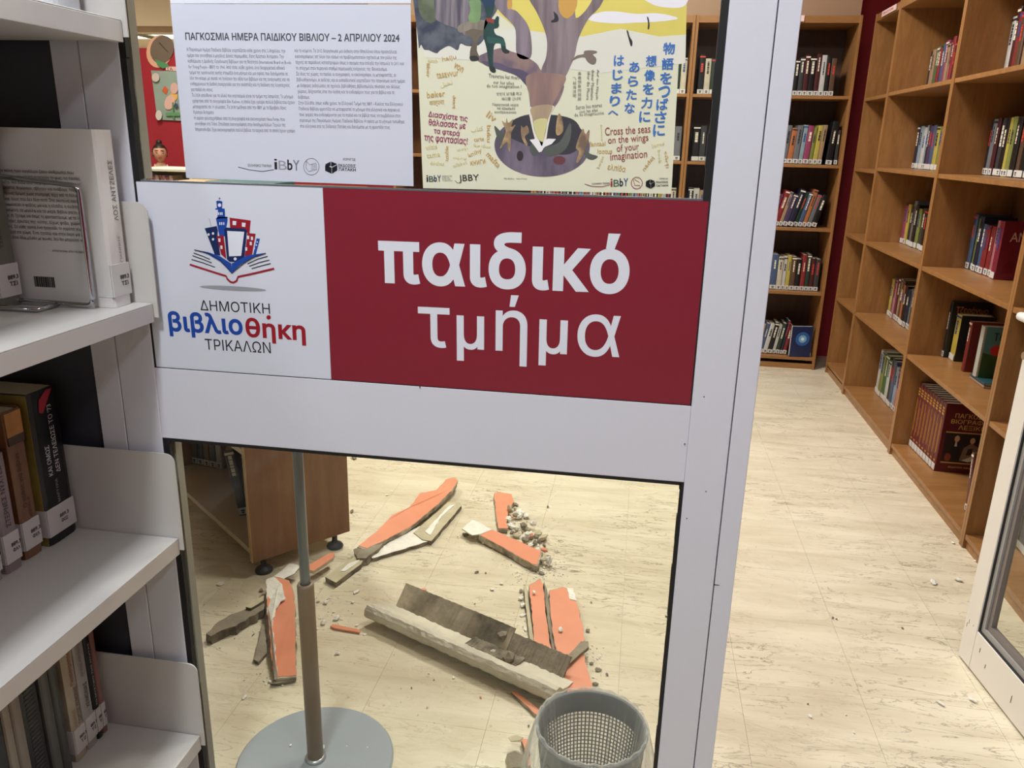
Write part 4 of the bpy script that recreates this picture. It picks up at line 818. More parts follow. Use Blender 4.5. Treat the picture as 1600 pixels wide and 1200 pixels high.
# ================================================================ low units and the child's corner seen above the sign
white = mat((226, 218, 200), 0.5, name='white_laminate'); PINE = mat((206, 176, 136), 0.5, name='pine', noise=0.1, nscale=10); TEAL = mat((84, 124, 130), 0.5, name='teal_laminate', noise=0.1, nscale=12)
def lowunit(label, x0, x1, y, dp, h, m, shelves=(0.3, 0.65), nm='low_bookcase'):
    e = empty(nm, (x0, y, 0), 0, label, 'bookcase'); w_ = x1 - x0
    MB().box(0, 0.02, 0, dp, 0, h - 0.02).build('side_panel', m, e); MB().box(w_ - 0.02, w_, 0, dp, 0, h - 0.02).build('side_panel', m, e)
    MB().box(0, w_, 0, dp, h - 0.02, h).build('top_panel', m, e, bevel=0.003); MB().box(0.02, w_ - 0.02, dp - 0.01, dp, 0, h - 0.02).build('back_panel', m, e)
    for z in shelves: MB().box(0.02, w_ - 0.02, 0, dp - 0.01, z - 0.02, z).build('shelf', m, e)
    return e
xx = lambda px, Y: at_y(px, 283, Y).x
lowunit('white low bookcase standing in front of the child by the red wall', xx(205, 6), xx(300, 6), 6.0, 0.5, 1.222, white, (0.4, 0.98))
for k in range(8):
    c = [(206, 120, 116), (214, 150, 140), (190, 90, 92), (220, 180, 160)][k % 4]
    book(Matrix.Translation((xx(222, 6) + 0.03 * k, 6.04, 0.981)), 0.028, 0.19, 0.16, c, '%s book, %s from the left in the white low bookcase' % (cname(c), ORD[k]), 'books in the white low bookcase', lab=False)
lowunit('pale pine low unit beside the white bookcase, seen under the notice', xx(264, 5.6), xx(318, 5.6), 5.6, 0.35, 1.155, PINE)
lowunit('teal low unit seen between the notice and the sign', xx(320, 5.5), xx(428, 5.5), 5.5, 0.35, 1.17, TEAL)
lowunit('brown low unit seen under the notice beside the teal one', xx(431, 5.4), xx(548, 5.4), 5.4, 0.35, 1.155, BROWNP)
for k, (a, b_, c) in enumerate(((515, 521, (226, 210, 170)), (522, 535, (60, 44, 44)), (540, 570, (224, 218, 208)), (574, 600, (60, 46, 44)), (608, 617, (222, 130, 120)))):
    y_ = 4.9; x0 = xx(a, y_); th = xx(b_, y_) - x0
    if k == 0:
        lowunit('oak display stand of books seen right of the brown unit', xx(505, y_ - .03), xx(640, y_ - .03), y_ - 0.03, 0.25, 0.98, PINE, (0.4,))
    book(Matrix.Translation((x0, y_, 0.981)), th, 0.205, 0.13, c, '%s book standing on the oak display stand, %s from the left' % (cname(c), ORD[k]), 'books on the oak display stand', lab=False)
lowunit('oak low unit seen between the two papers above the sign', xx(622, 4.7), xx(752, 4.7), 4.7, 0.2, 1.19, PINE)
# wall decorations on the red wall
YW = 8.49
def flat(nm, pts, Y, m, parent=None, th=0.006):
    P = [at_y(x, y, Y) for x, y in pts]
    A_ = sum(P[i].x * P[(i + 1) % len(P)].z - P[(i + 1) % len(P)].x * P[i].z for i in range(len(P)))
    if A_ < 0: P.reverse()
    return MB().prism(P, [p + Vector((0, th, 0)) for p in P]).build(nm, m, parent)
dec = empty('paper_balloon', (0, 0, 0), 0, 'brown round paper balloon with green base hanging before the red wall', 'decoration')
flat('back_disc', ell(249, 80, 20, 26, 24, 0.2), 8.492, mat((226, 170, 140), 0.7, name='peach_card'), dec)
flat('disc', ell(253, 77, 18, 22, 26, 0.3), 8.485, mat((112, 94, 80), 0.7, name='brown_card'), dec)
flat('basket', [(242, 92), (262, 100), (264, 104), (254, 107), (246, 102)], 8.478, mat((80, 140, 96), 0.7, name='green_card'), dec)
flat('string', [(249, 66), (262, 80), (262, 81), (248, 67)], 8.475, mat((60, 50, 44), 0.7, name='string'), dec, 0.002)
pz = empty('child_drawing', (0, 0, 0), 0, 'grey-green child\'s poster with a flower taped to the red wall', 'poster')
flat('sheet', [(236, 110), (285, 112), (288, 189), (246, 187)], YW - 0.01, mat((150, 166, 156), 0.7, name='grey_green_card', noise=0.1, nscale=6), pz)
for pts, c in (([(257, 134), (263, 140), (260, 148), (253, 142)], (206, 96, 50)), (ell(271, 151, 6, 7, 12), (232, 176, 80)), (ell(265, 160, 8, 12, 12, .3), (222, 176, 164)), (ell(272, 138, 6, 9, 12), (214, 170, 160)), ([(269, 160), (271, 160), (273, 186), (270, 186)], (80, 130, 84)), ([(259, 176), (282, 176), (282, 181), (259, 181)], (96, 150, 100)), (ell(275, 165, 3, 4, 10), (60, 80, 96)), (ell(243, 121, 6, 7, 12), (206, 190, 180)), (ell(248, 180, 5, 8, 12), (214, 204, 196))):
    dy_ = dy_ + 0.003 if 'dy_' in globals() else 0.0; flat('drawing', pts, YW - 0.016 - dy_, mat(c, 0.7, name='drawing_ink'), pz, 0.002)
tg = flat('paper_tag', [(259, 104), (276, 104), (276, 111), (259, 110)], YW - 0.01, mat((226, 190, 180), 0.7, name='tag_card')); tag(tg, 'small pale paper tag stuck above the grey-green child\'s poster', 'paper')
q = MB(); px_text(q, 'ΓΑ', (262, 110), (270, 110), 4, YW - 0.011, 2, 0.02); q.build('lettering', mat((120, 40, 50), 0.6, name='tag_ink'), tg)
hk = MB(); p = at_y(212, 114, 8.48); hk.tube([(p.x - 0.02, 8.5, p.z), (p.x - 0.02, 8.44, p.z), (p.x, 8.42, p.z - 0.02), (p.x + 0.01, 8.44, p.z - 0.05)], 0.012, 8); hk = hk.build('wall_hook', mat((40, 30, 34), 0.5, name='dark_metal'), smooth=True); tag(hk, 'small dark hook on the red wall left of the drawing', 'hook')
# ---------------------------------------------------------------- figures by skin
def skin(nm, verts, edges, radii, m, parent=None, sub=2, root=0):
    me = bpy.data.meshes.new(nm); me.from_pydata(verts, edges, []); o = bpy.data.objects.new(nm, me); COL.objects.link(o)
    md = o.modifiers.new('s', 'SKIN'); md.use_smooth_shade = True
    for i, r in enumerate(radii): me.skin_vertices[0].data[i].radius = (r, r) if not isinstance(r, tuple) else r
    me.skin_vertices[0].data[root].use_root = True
    ms = o.modifiers.new('d', 'SUBSURF'); ms.levels = sub; ms.render_levels = sub
    dg = bpy.context.evaluated_depsgraph_get(); dg.update()
    m2 = bpy.data.meshes.new_from_object(o.evaluated_get(dg)); bpy.data.objects.remove(o)
    m2.materials.clear(); m2.materials.append(m); m2.name = nm
    m2.polygons.foreach_set('use_smooth', [True] * len(m2.polygons))
    o = bpy.data.objects.new(nm, m2); COL.objects.link(o)
    if parent is not None: o.parent = parent
    return o
SKIN = mat((206, 150, 122), 0.5, name='skin'); HAIR = mat((34, 24, 22), 0.5, name='dark_hair')
gx, gy = at_y(250, 240, 8.1).x, 8.1; GS = 0.985
girl = empty('person', (gx, gy, 0), math.radians(30), 'small dark-haired child with hair bun in a pale sleeveless top, standing behind the white bookcase', 'person')
Z = 1.19   # shoulder line
vs = [(0, 0, 0.66), (0, 0, 0.80), (0, 0, 0.95), (0, 0, 1.09), (0, 0.005, 1.165), (0, 0, 1.235),
      (0.075, 0, 1.13), (0.13, 0.0, 1.12), (0.155, -0.01, 0.94), (0.15, -0.07, 0.80), (0.145, -0.10, 0.745),
      (-0.075, 0, 1.13), (-0.13, 0.0, 1.12), (-0.155, -0.01, 0.94), (-0.15, -0.07, 0.80), (-0.145, -0.10, 0.745),
      (0.06, 0, 0.61), (0.065, 0, 0.36), (0.065, 0.01, 0.07), (0.068, -0.09, 0.03), (-0.06, 0, 0.61), (-0.065, 0, 0.36), (-0.065, 0.01, 0.07), (-0.068, -0.09, 0.03)]
es = [(0, 1), (1, 2), (2, 3), (3, 4), (4, 5), (3, 6), (6, 7), (7, 8), (8, 9), (9, 10), (3, 11), (11, 12), (12, 13), (13, 14), (14, 15), (0, 16), (16, 17), (17, 18), (18, 19), (0, 20), (20, 21), (21, 22), (22, 23)]
rd = [(0.095, 0.075), (0.085, 0.07), (0.09, 0.07), (0.085, 0.06), 0.045, 0.036, 0.05, 0.038, 0.03, 0.024, 0.018, 0.05, 0.038, 0.03, 0.024, 0.018, 0.068, 0.045, 0.03, 0.026, 0.068, 0.045, 0.03, 0.026]
body = skin('body', vs, es, rd, SKIN, girl)
for s in (-1, 1):   # hands: palm and five fingers
    hx = 0.145 * s; P = [(hx, -0.10, 0.745), (hx, -0.115, 0.715)]; E = [(0, 1)]; R = [0.014, 0.016]
    for k in range(4):
        b = len(P); ox = (-0.012 + 0.008 * k); L = [0.85, 1, 0.95, 0.75][k]
        P += [(hx + ox, -0.118, 0.697), (hx + ox * 1.1, -0.120, 0.697 - 0.018 * L), (hx + ox * 1.1, -0.114, 0.697 - 0.034 * L)]; E += [(1, b), (b, b + 1), (b + 1, b + 2)]; R += [0.0055, 0.005, 0.004]
    b = len(P); P += [(hx - s * 0.018, -0.122, 0.715), (hx - s * 0.024, -0.126, 0.697)]; E += [(0, b), (b, b + 1)]; R += [0.0065, 0.005]
    skin('hand', P, E, R, SKIN, girl, 1)
girl.scale = (GS, GS, GS)
# head: one shaped surface
hd = MB(); n1, n2 = 28, 20; V_ = []
for j in range(n2 + 1):
    ph = math.pi * j / n2; z = math.cos(ph)
    for i in range(n1):
        a = 2 * math.pi * i / n1; x = math.sin(ph) * math.cos(a); y = math.sin(ph) * math.sin(a)
        X = x * 0.072; Yh = y * 0.085; Zh = z * 0.098
        if z < 0: X *= 1 + 0.28 * z; Yh *= 1 + 0.12 * z
        if y < 0:
            fx = math.exp(-(x / 0.14) ** 2)
            Yh -= 0.016 * fx * math.exp(-((z + 0.14) / 0.14) ** 2) * (-y)          # nose
            Yh -= 0.006 * math.exp(-(x / 0.22) ** 2) * math.exp(-((z + 0.5) / 0.1) ** 2)  # lips
            Yh += 0.007 * (math.exp(-((abs(x) - 0.38) / 0.17) ** 2)) * math.exp(-((z - 0.05) / 0.12) ** 2)  # eye sockets
        V_.append((X, Yh, Zh))
F_ = [(j * n1 + i, (j + 1) * n1 + i, (j + 1) * n1 + (i + 1) % n1, j * n1 + (i + 1) % n1) for j in range(n2) for i in range(n1)]
HC = Vector((0, -0.01, 1.305)); hd.add([Vector(v) + HC for v in V_], F_); hd.build('head', SKIN, girl, smooth=True)
hr = MB(); V2 = []
for j in range(n2 + 1):
    ph = math.pi * 0.62 * j / n2
    for i in range(n1):
        a = 2 * math.pi * i / n1; x = math.sin(ph) * math.cos(a); y = math.sin(ph) * math.sin(a); z = math.cos(ph)
        if y < 0 and z < 0.55: z = 0.55 + (z - 0.55) * max(0.0, 1 + y * 2.2) if y > -0.45 else 0.55 ; 
        q_ = math.sqrt(max(0, 1 - z * z)); rr = math.hypot(x, y) or 1; x, y = x / rr * q_, y / rr * q_
        V2.append(Vector((x * 0.078, y * 0.092 + 0.003, z * 0.105)) + HC)
hr.add(V2, F_); hr.lathe([(0, -0.03), (0.024, -0.02), (0.032, 0.0), (0.022, 0.02), (0, 0.026)], (0, 0.015, 1.418), 16); hr.build('hair', HAIR, girl, smooth=True)
ey = MB()
for s in (-1, 1): ey.lathe([(0, -0.008), (0.008, -0.005), (0.011, 0), (0.008, 0.005), (0, 0.008)], (0.028 * s, -0.079, 1.309), 10)
ey.build('eyes', mat((36, 24, 22), 0.3, name='eye'), girl)
br = MB()
for s in (-1, 1): br.box(0.028 * s - 0.016, 0.028 * s + 0.016, -0.092, -0.080, 1.332, 1.337)
br.build('eyebrows', HAIR, girl)
MB().box(-0.018, 0.018, -0.094, -0.084, 1.252, 1.262).build('mouth', mat((150, 70, 66), 0.5, name='lips'), girl)
er = MB()
for s in (-1, 1): er.lathe([(0, -0.02), (0.008, -0.014), (0.01, 0), (0.008, 0.012), (0, 0.018)], (0.072 * s, 0.0, 1.30), 8)
er.build('ears', SKIN, girl)
dr = MB().lathe([(0.105, 0.55), (0.10, 0.7), (0.098, 0.85), (0.10, 1.0), (0.085, 1.10), (0.07, 1.125)], (0, 0, 0), 32, lambda a, i, r, z: (r * (1 + 0.12 * abs(math.cos(a))) * (1 + (0.03 * math.sin(9 * a) if i < 2 else 0)), z)).build('top', mat((222, 190, 170), 0.7, name='pale_cloth'), girl, smooth=True)
for s in (-1, 1): dr_ = MB().tube([(0.05 * s, -0.06, 1.10), (0.06 * s, -0.045, 1.16), (0.062 * s, 0.0, 1.185), (0.055 * s, 0.05, 1.11)], 0.008, 6).build('strap', MATS[[k for k in MATS if MATS[k].name.startswith('pale_cloth')][0]], girl)

# ================================================================ open door leaf on the right
lf = empty('door_leaf', (1.062, 2.322, 0), 0, 'white framed glass door leaf standing open at the right edge', 'door')
ld = Vector((0.109, -0.994, 0)).normalized(); ln = Vector((-ld.y, ld.x, 0)) * 1.0    # ln points away from the camera (+x)
if ln.x < 0: ln = -ln
lf.matrix_world = Matrix(((ld.x, ln.x, 0, 1.062), (ld.y, ln.y, 0, 2.322), (0, 0, 1, 0), (0, 0, 0, 1)))
LL = 0.985; LT = 0.045; LS = 0.0665; LB = 0.135; HT = 2.44
MB().box(0, LS, 0, LT, 0.008, HT).build('stile', LEAFAL, lf, bevel=0.0012); MB().box(LL - LS, LL, 0, LT, 0.008, HT).build('stile', LEAFAL, lf, bevel=0.0012)
MB().box(LS + 0.0012, LL - LS - 0.0012, 0.0006, LT - 0.0006, 0.008, LB).build('rail', LEAFAL, lf, bevel=0.0012); MB().box(LS, LL - LS, 0.0006, LT, HT - 0.09, HT).build('rail', LEAFAL, lf, bevel=0.0012)
def ringbox(x0, x1, z0, z1, wd, y0, y1):
    b = MB(); b.box(x0, x0 + wd, y0, y1, z0, z1); b.box(x1 - wd, x1, y0, y1, z0, z1); b.box(x0 + wd, x1 - wd, y0, y1, z0, z0 + wd); b.box(x0 + wd, x1 - wd, y0, y1, z1 - wd, z1); return b
ringbox(LS, LL - LS, LB, HT - 0.09, 0.006, 0.004, 0.016).build('gasket', BLACK, lf)
ringbox(LS + 0.006, LL - LS - 0.006, LB + 0.006, HT - 0.096, 0.016, 0.008, 0.018).build('bead', GREYAL, lf); ringbox(LS + 0.022, LL - LS - 0.022, LB + 0.022, HT - 0.112, 0.018, 0.014, 0.030).build('bead', mat((120, 112, 108), 0.4, name='dark_bead'), lf)
MB().box(LS + 0.008, LL - LS - 0.008, 0.021, 0.026, LB + 0.008, HT - 0.098).build('pane', GLASS, lf)
MB().box(-0.0016, 0.0, 0.003, LT - 0.003, 0.008, HT).build('edge_strip', mat((120, 112, 104), 0.5, name='edge_strip'), lf)
h_ = MB(); h_.tube([(0.035, 0.0, 1.085), (0.035, -0.05, 1.085)], 0.009, 12); h_.tube([(0.035, -0.05, 1.085), (0.045, -0.056, 1.085), (0.10, -0.058, 1.083), (0.155, -0.055, 1.08)], [0.010, 0.011, 0.0105, 0.009], 12)
h_.build('handle', mat((226, 224, 218), 0.35, name='white_handle'), lf, smooth=True); MB().box(0.018, 0.052, -0.006, 0.0, 0.93, 1.15).build('handle_plate', LEAFAL, lf, bevel=0.002)
k_ = MB().tube([(0.035, -0.001, 0.975), (0.035, -0.02, 0.975)], 0.011, 14).build('lock_cylinder', mat((176, 160, 132), 0.35, metal=0.6, name='brass'), lf)
q = MB()
for (s0, z0, s1, z1) in ((0.02, 0.145, 0.035, 0.13), (0.012, 0.13, 0.025, 0.115), (0.10, 0.10, 0.108, 0.085), (0.14, 0.072, 0.15, 0.06), (0.28, 0.075, 0.29, 0.052), (0.045, 0.142, 0.064, 0.137)):
    q.box(min(s0, s1), min(s0, s1) + 0.0018, -0.0004, 0.0005, min(z0, z1), max(z0, z1))
q.build('scuff', mat((90, 84, 80), 0.7, name='scuff_mark'), lf)

# ================================================================ white metal shelving on the left (front plane x = -0.851)
XS = -0.851; YE = 1.279; DP = 0.50; YN = 0.15
su = empty('metal_shelving', (0, 0, 0), 0, 'white metal library shelving standing at the left edge against the partition', 'shelving')
for k, z in enumerate((0.276 - 0.0, 0.742, 1.208, 1.672)):
    s = MB(); s.box(XS - DP, XS, YN, YE, z - 0.0022, z); s.box(XS - 0.0022, XS, YN, YE, z - 0.034, z - 0.0022); s.box(XS - 0.016, XS - 0.0022, YN, YE, z - 0.034, z - 0.032); s.box(XS - DP, XS - DP + 0.002, YN, YE, z - 0.034, z - 0.0022); s.box(XS - DP, XS - 0.002, YE - 0.002, YE, z - 0.030, z - 0.0022); s.box(XS - DP, XS - 0.016, YN, YE - 0.002, z - 0.032, z - 0.030)
    s.build('shelf', SHELFM, su, bevel=0.0008)
    # end plate with a rounded front corner
    pl = []; x1 = XS + 0.008; hh = 0.176; rr_ = 0.018
    pl += [(x1 - 0.0, z - 0.026), (x1 + 0.0, z + hh - rr_)]
    for j in range(7): a = j * math.pi / 12; pl.append((x1 - rr_ + rr_ * math.cos(a), z + hh - rr_ + rr_ * math.sin(a)))
    pl += [(XS - DP, z + hh), (XS - DP, z - 0.026)]
    P = [Vector((x, YE + 0.0015, z_)) for x, z_ in pl]
    e = MB().prism([p for p in reversed(P)], [p + Vector((0, 0.0025, 0)) for p in reversed(P)]).build('end_plate', SHELFM, su)
for y in (0.17, 1.20):
    MB().box(XS - DP - 0.045, XS - DP - 0.005, y, y + 0.06, 0.0, 2.3).build('upright', SHELFM, su, bevel=0.002)
MB().box(XS - DP - 0.045, XS - 0.02, 0.17, 0.23, 0, 0.06).build('foot', SHELFM, su); MB().box(XS - DP - 0.045, XS - 0.02, 1.20, 1.26, 0, 0.06).build('foot', SHELFM, su)
def dbook(y0, y1, x, z, h, col, label, dp=0.17, text=(), labtext=None, rot=0.0, side=None, **k):
    """library book on the metal shelf: spine faces +x, y0 near .. y1 far"""
    th = y1 - y0
    M = Matrix.Translation((x, y0, z + 0.0006)) @ Matrix.Rotation(rot, 4, 'Z') @ frame((0, 0, 0), (0, 1, 0), (-1, 0, 0))
    o = book(M, th, h, dp, col, label, 'paperbacks on the white metal shelving', deco=0, lab=labtext is not None, lab_h=0.055, lab_z=0.018, **k)
    if labtext:
        q = MB(); q.box(-0.0007, 0.0012, 0.001, 0.03, 0.018, 0.073); q.build('spine_label', LABW, o)
        q = MB(); a, b = labtext; wd = min(th * 0.6, 0.024); x0 = th * 0.42
        put_text(q, a, Vector((x0, -0.0016, 0.046)), Vector((wd, 0, 0)), Vector((0, 0, 0.0075)), 3, 0.03); put_text(q, b, Vector((x0 + wd * 0.1, -0.0016, 0.035)), Vector((wd * 0.75, 0, 0)), Vector((0, 0, 0.0075)), 3, 0.03); q.build('label_print', INK, o)
    for (s, u, v0, v1, hgt, rgb) in text:    # text running down the spine, u = 0..1 across, v up the spine
        q = MB(); 
        
        put_text(q, s, Vector((u * th + hgt / 2, -0.0008, v0)), Vector((0, 0, v1 - v0)), Vector((-hgt, 0, 0)), 3, 0.006); q.build('title', mat(rgb, 0.45, name='title_ink'), o)
    return o
WT = (206, 208, 206)
o = dbook(1.199, 1.273, -1.063, 0.742, 0.302, (24, 26, 32), 'thick black paperback with white Greek title and red petal on spine', dp=0.22, labtext=('889.3', 'ΦΩΣ'),
    text=[('ΚΑΙ ΟΜΩΣ', 0.36, 0.135, 0.195, 0.011, WT), ('ΔΕΝ ΤΕΛΕΙΩΣΕ ΤΟ \'73', 0.62, 0.135, 0.27, 0.011, WT), ('ΜΑΡΤΥΡΙΑ', 0.5, 0.078, 0.125, 0.006, (150, 150, 150))])
q = MB(); q.add([(0.02, -0.0009, 0.262), (0.03, -0.0009, 0.258), (0.05, -0.0009, 0.285), (0.06, -0.0009, 0.298), (0.045, -0.0009, 0.299), (0.024, -0.0009, 0.285)], [(0, 1, 2, 3, 4, 5)]); q.build('petal_print', mat((170, 50, 62), 0.4, name='petal_ink'), o)
q = MB(); q.box(-0.0006, 0.0, 0.004, 0.21, 0.001, 0.30); q.build('yellow_cover', mat((150, 132, 60), 0.45, name='yellow_cover', noise=0.35, nscale=9), o)
o = dbook(1.145, 1.188, -1.070, 0.742, 0.285, (150, 100, 66), 'brown novel with a sunset picture and script title on spine, beside the black paperback', dp=0.2, labtext=('889.3', 'ΦΙΛ'),
    text=[('Ο πόθος για Βιβλία', 0.40, 0.10, 0.205, 0.012, (60, 36, 26)), ('ΚΩΣΤΑΣ Φ.', 0.6, 0.078, 0.118, 0.006, (60, 36, 26))])
q = MB(); q.box(0.003, 0.040, -0.0009, 0.001, 0.222, 0.238); q.build('ruin_print', mat((74, 60, 46), 0.5, name='ruin_ink'), o); q = MB(); q.box(0.003, 0.040, -0.0009, 0.001, 0.238, 0.282); q.build('sunset_print', mat((196, 140, 76), 0.5, name='sunset_ink', noise=0.25, nscale=30), o)
q = MB(); q.box(-0.0006, 0.0, 0.002, 0.19, 0.001, 0.284); q.build('brown_cover', mat((112, 72, 40), 0.45, name='brown_cover'), o)
dbook(1.095, 1.132, -1.066, 0.742, 0.22, (170, 150, 152), 'greyish pink paperback with dark spine title, left of the brown novel', labtext=('889.3', 'ΦΑΛ'), text=[('ΣΤΕΡΝΕΣ ΝΥΧΤΕΣ', 0.5, 0.085, 0.20, 0.010, (60, 44, 60))])
dbook(1.045, 1.085, -1.066, 0.742, 0.22, (190, 184, 170), 'pale paperback at the left photo edge, middle metal shelf', labtext=('889.3', 'ΦΕ'), text=[('ΙΣΤΟΡΙΕΣ', 0.5, 0.09, 0.19, 0.012, (60, 50, 50))])
dbook(0.99, 1.035, -1.066, 0.742, 0.23, (120, 112, 96), 'olive-grey paperback outside the left photo edge, middle metal shelf')
# upper shelf: olive book, cover-out book with spine, chrome book end
dbook(1.165, 1.212, -1.052, 1.208, 0.30, (128, 130, 112), 'olive-grey book at the left photo edge before the cover-out book', labtext=('889.3', 'ΤΣΙ'), text=[('ΤΣΙΡΚΑΣ ΣΤΡΑΤΗΣ', 0.4, 0.10, 0.20, 0.006, (60, 62, 54))])
COV = (212, 210, 206)
o = dbook(1.222, 1.272, -0.884, 1.208, 0.293, COV, 'large white book seen from its back cover with barcode, Greek spine title', dp=0.205, labtext=('889.3', 'ΤΣΙ'), text=[('ΛΟΣ ΑΝΤΖΕΛΕΣ', 0.62, 0.145, 0.245, 0.011, (96, 88, 84)), ('ΓΙΑΝΝΗΣ', 0.62, 0.075, 0.12, 0.005, (130, 120, 114))], covermat=mat(COV, 0.22, name='glossy_cover'))
q = MB(); q.box(0.012, 0.047, -0.0009, 0.001, 0.002, 0.29); 
BT = """στην πόλη των αγγέλων ζουν άνθρωποι που|όλη μέρα (και τη νύχτα) κυνηγούν το φως, τις ταινίες|τη δόξα. Μα πίσω από τις βιτρίνες, οι ιστορίες τους|μπλέκονται, θυμώνουν, σβήνουν και ανάβουν. Υπάρχει|πάντα ένας δρόμος χωρίς επιστροφή, πέρα από τη θάλασσα|κι ένας ήλιος που δεν δύει ποτέ. Στα σκοτεινά σοκάκια|παραμονεύει ο φόβος, μα και η ελπίδα, η αγάπη, τα|ξεχασμένα, τα μεγάλα και τα μικρά. Βιβλίο για τη ζωή|όπως τη ζήσαμε και όπως τη φανταστήκαμε, με τα λάθη|και τους έρωτες της νιότης, δίχως φόβο, χωρίς|τέλος. Σε κάθε γωνιά ένα τραγούδι, το καρότσι γεμάτο|στάχυα και χώμα. Ένα, αγαπώ, και στην άκρη μια ζωή|που όταν όλοι μιλούν με φωνές, δεν θα μπορούσε να 'ν'""".split('|')
q = MB()
for i, l in enumerate(BT): 
    z_ = 0.220 - 0.0092 * i; k = 0.155 if i not in (0, 9) else 0.145
    put_text(q, l, Vector((-0.0007, 0.19, z_)), Vector((0, -k, 0)), Vector((0, 0, 0.0072)), 1, 0.006, fit=False)
put_text(q, 'ΑΠΟΣΠΑΣΜΑ ΑΠΟ ΤΟ ΒΙΒΛΙΟ', Vector((-0.0007, 0.105, 0.092)), Vector((0, -0.064, 0)), Vector((0, 0, 0.0035)), 1, 0.01)
q.build('back_cover_text', mat((84, 84, 86), 0.5, name='cover_type'), o)
q = MB(); r = random.Random(4); u = 0.148
while u > 0.110:
    wd = r.choice((0.0007, 0.0012, 0.002)); q.box(-0.0007, 0.0002, u - wd, u, 0.030, 0.048); u -= wd + r.choice((0.0007, 0.0012))
q.build('barcode', INK, o)
ch = mat((186, 188, 192), 0.12, metal=1.0, name='chrome')
yb = 1.207
pts = []
for (cx, cz, a0) in ((-0.925, 1.402, 0), (-1.16, 1.42, 90), (-1.16, 1.2285, 180), (-0.925, 1.2265, 270)):
    for j in range(5): a = math.radians(a0 + 22.5 * j); pts.append((cx + 0.012 * math.cos(a), yb, cz + 0.012 * math.sin(a)))
be = empty('book_end', (0, 0, 0), 0, 'bent chrome wire book end in front of the white book with barcode', 'book end')
MB().tube(pts, 0.0042, 10, closed=True).build('wire_loop', ch, be, smooth=True)
MB().tube([(-0.98, yb, 1.2132), (-0.98, yb - 0.05, 1.2132), (-1.10, yb - 0.05, 1.2132), (-1.10, yb, 1.2132)], 0.0042, 8).build('wire_base', ch, be, smooth=True)
# top shelf: bright cover-out book and book end seen from below
o = dbook(1.20, 1.262, -0.905, 1.672, 0.25, (222, 226, 232), 'white book on the topmost metal shelf, only its foot in view', dp=0.2)
be2 = empty('book_end', (0, 0, 0), 0, 'chrome wire book end on the topmost metal shelf', 'book end')
pts2 = []
for (cx, cz, a0) in ((-0.965, 1.86, 0), (-1.18, 1.86, 90), (-1.18, 1.6925, 180), (-0.965, 1.6925, 270)):
    for j in range(5): a = math.radians(a0 + 22.5 * j); pts2.append((cx + 0.012 * math.cos(a), 1.19, cz + 0.012 * math.sin(a)))
MB().tube(pts2, 0.0042, 10, closed=True).build('wire_loop', ch, be2, smooth=True); MB().tube([(-1.02, 1.19, 1.6772), (-1.02, 1.14, 1.6772), (-1.14, 1.14, 1.6772), (-1.14, 1.19, 1.6772)], 0.0042, 8).build('wire_base', ch, be2, smooth=True)
# lowest visible shelf
z4 = 0.276
XB4 = -1.05
dbook(1.246, 1.259, XB4, z4, 0.26, (170, 112, 100), 'thin salmon paperback at the right end of the lowest visible metal shelf', labtext=('889', 'Τ'))
dbook(1.229, 1.2445, XB4, z4, 0.255, (26, 26, 28), 'thin black paperback with tiny white spine text beside the salmon one', labtext=('889', 'Τ'), text=[('ΤΟ ΜΥΣΤΙΚΟ ΤΗΣ ΝΥΧΤΑΣ', 0.5, 0.08, 0.23, 0.004, (190, 190, 186))])
dbook(1.197, 1.227, XB4, z4, 0.265, (196, 194, 186), 'white-grey paperback with black author name, right of the cream one', labtext=('889.3', 'ΤΖ'), text=[('ΑΡΧΕΣ ΚΑΙ ΤΕΛΗ', 0.4, 0.17, 0.25, 0.007, (130, 120, 112)), ('ΧΕΙΜΩΝΑΣ', 0.5, 0.095, 0.155, 0.010, (40, 40, 44))])
dbook(1.163, 1.195, XB4, z4, 0.265, (208, 192, 160), 'cream paperback with red script word and black title on spine', labtext=('889.3', 'ΤΖ'), text=[('Πεισίστρατος', 0.55, 0.172, 0.248, 0.012, (150, 60, 50)), ('ΓΙΩΡΓΟΣ ΧΕΙΜΩΝΑΣ', 0.68, 0.08, 0.165, 0.008, (36, 34, 38)), ('ΚΕΔΡΟΣ', 0.3, 0.08, 0.12, 0.006, (150, 110, 96))])
dbook(1.13, 1.150, XB4, z4, 0.25, (86, 88, 84), 'dark grey-green book in shadow left of the cream paperback')
dbook(1.105, 1.128, XB4, z4, 0.25, (104, 104, 98), 'grey book in shadow between the dark ones on the lowest visible shelf')
o = dbook(1.06, 1.103, XB4 - 0.004, z4, 0.255, (30, 30, 32), 'black book with fine striped spine on the lowest visible shelf')
q = MB()
for k in range(26): q.box(0.008, 0.030, -0.0007, 0.001, 0.02 + 0.009 * k, 0.0225 + 0.009 * k)
q.build('stripe_print', mat((74, 74, 74), 0.5, name='stripe_ink'), o)['kind'] = 'stuff'
dbook(1.033, 1.056, XB4, z4, 0.26, (170, 160, 140), 'beige book with marbled foot left of the striped black book')
dbook(1.012, 1.031, XB4, z4, 0.25, (182, 172, 150), 'pale beige book second from the left photo edge, lowest visible shelf')
dbook(0.985, 1.010, XB4, z4, 0.245, (34, 36, 44), 'dark blue-black book at the left photo edge, lowest visible shelf')
dbook(0.95, 0.983, XB4, z4, 0.25, (120, 116, 110), 'grey book outside the left photo edge, lowest visible shelf')

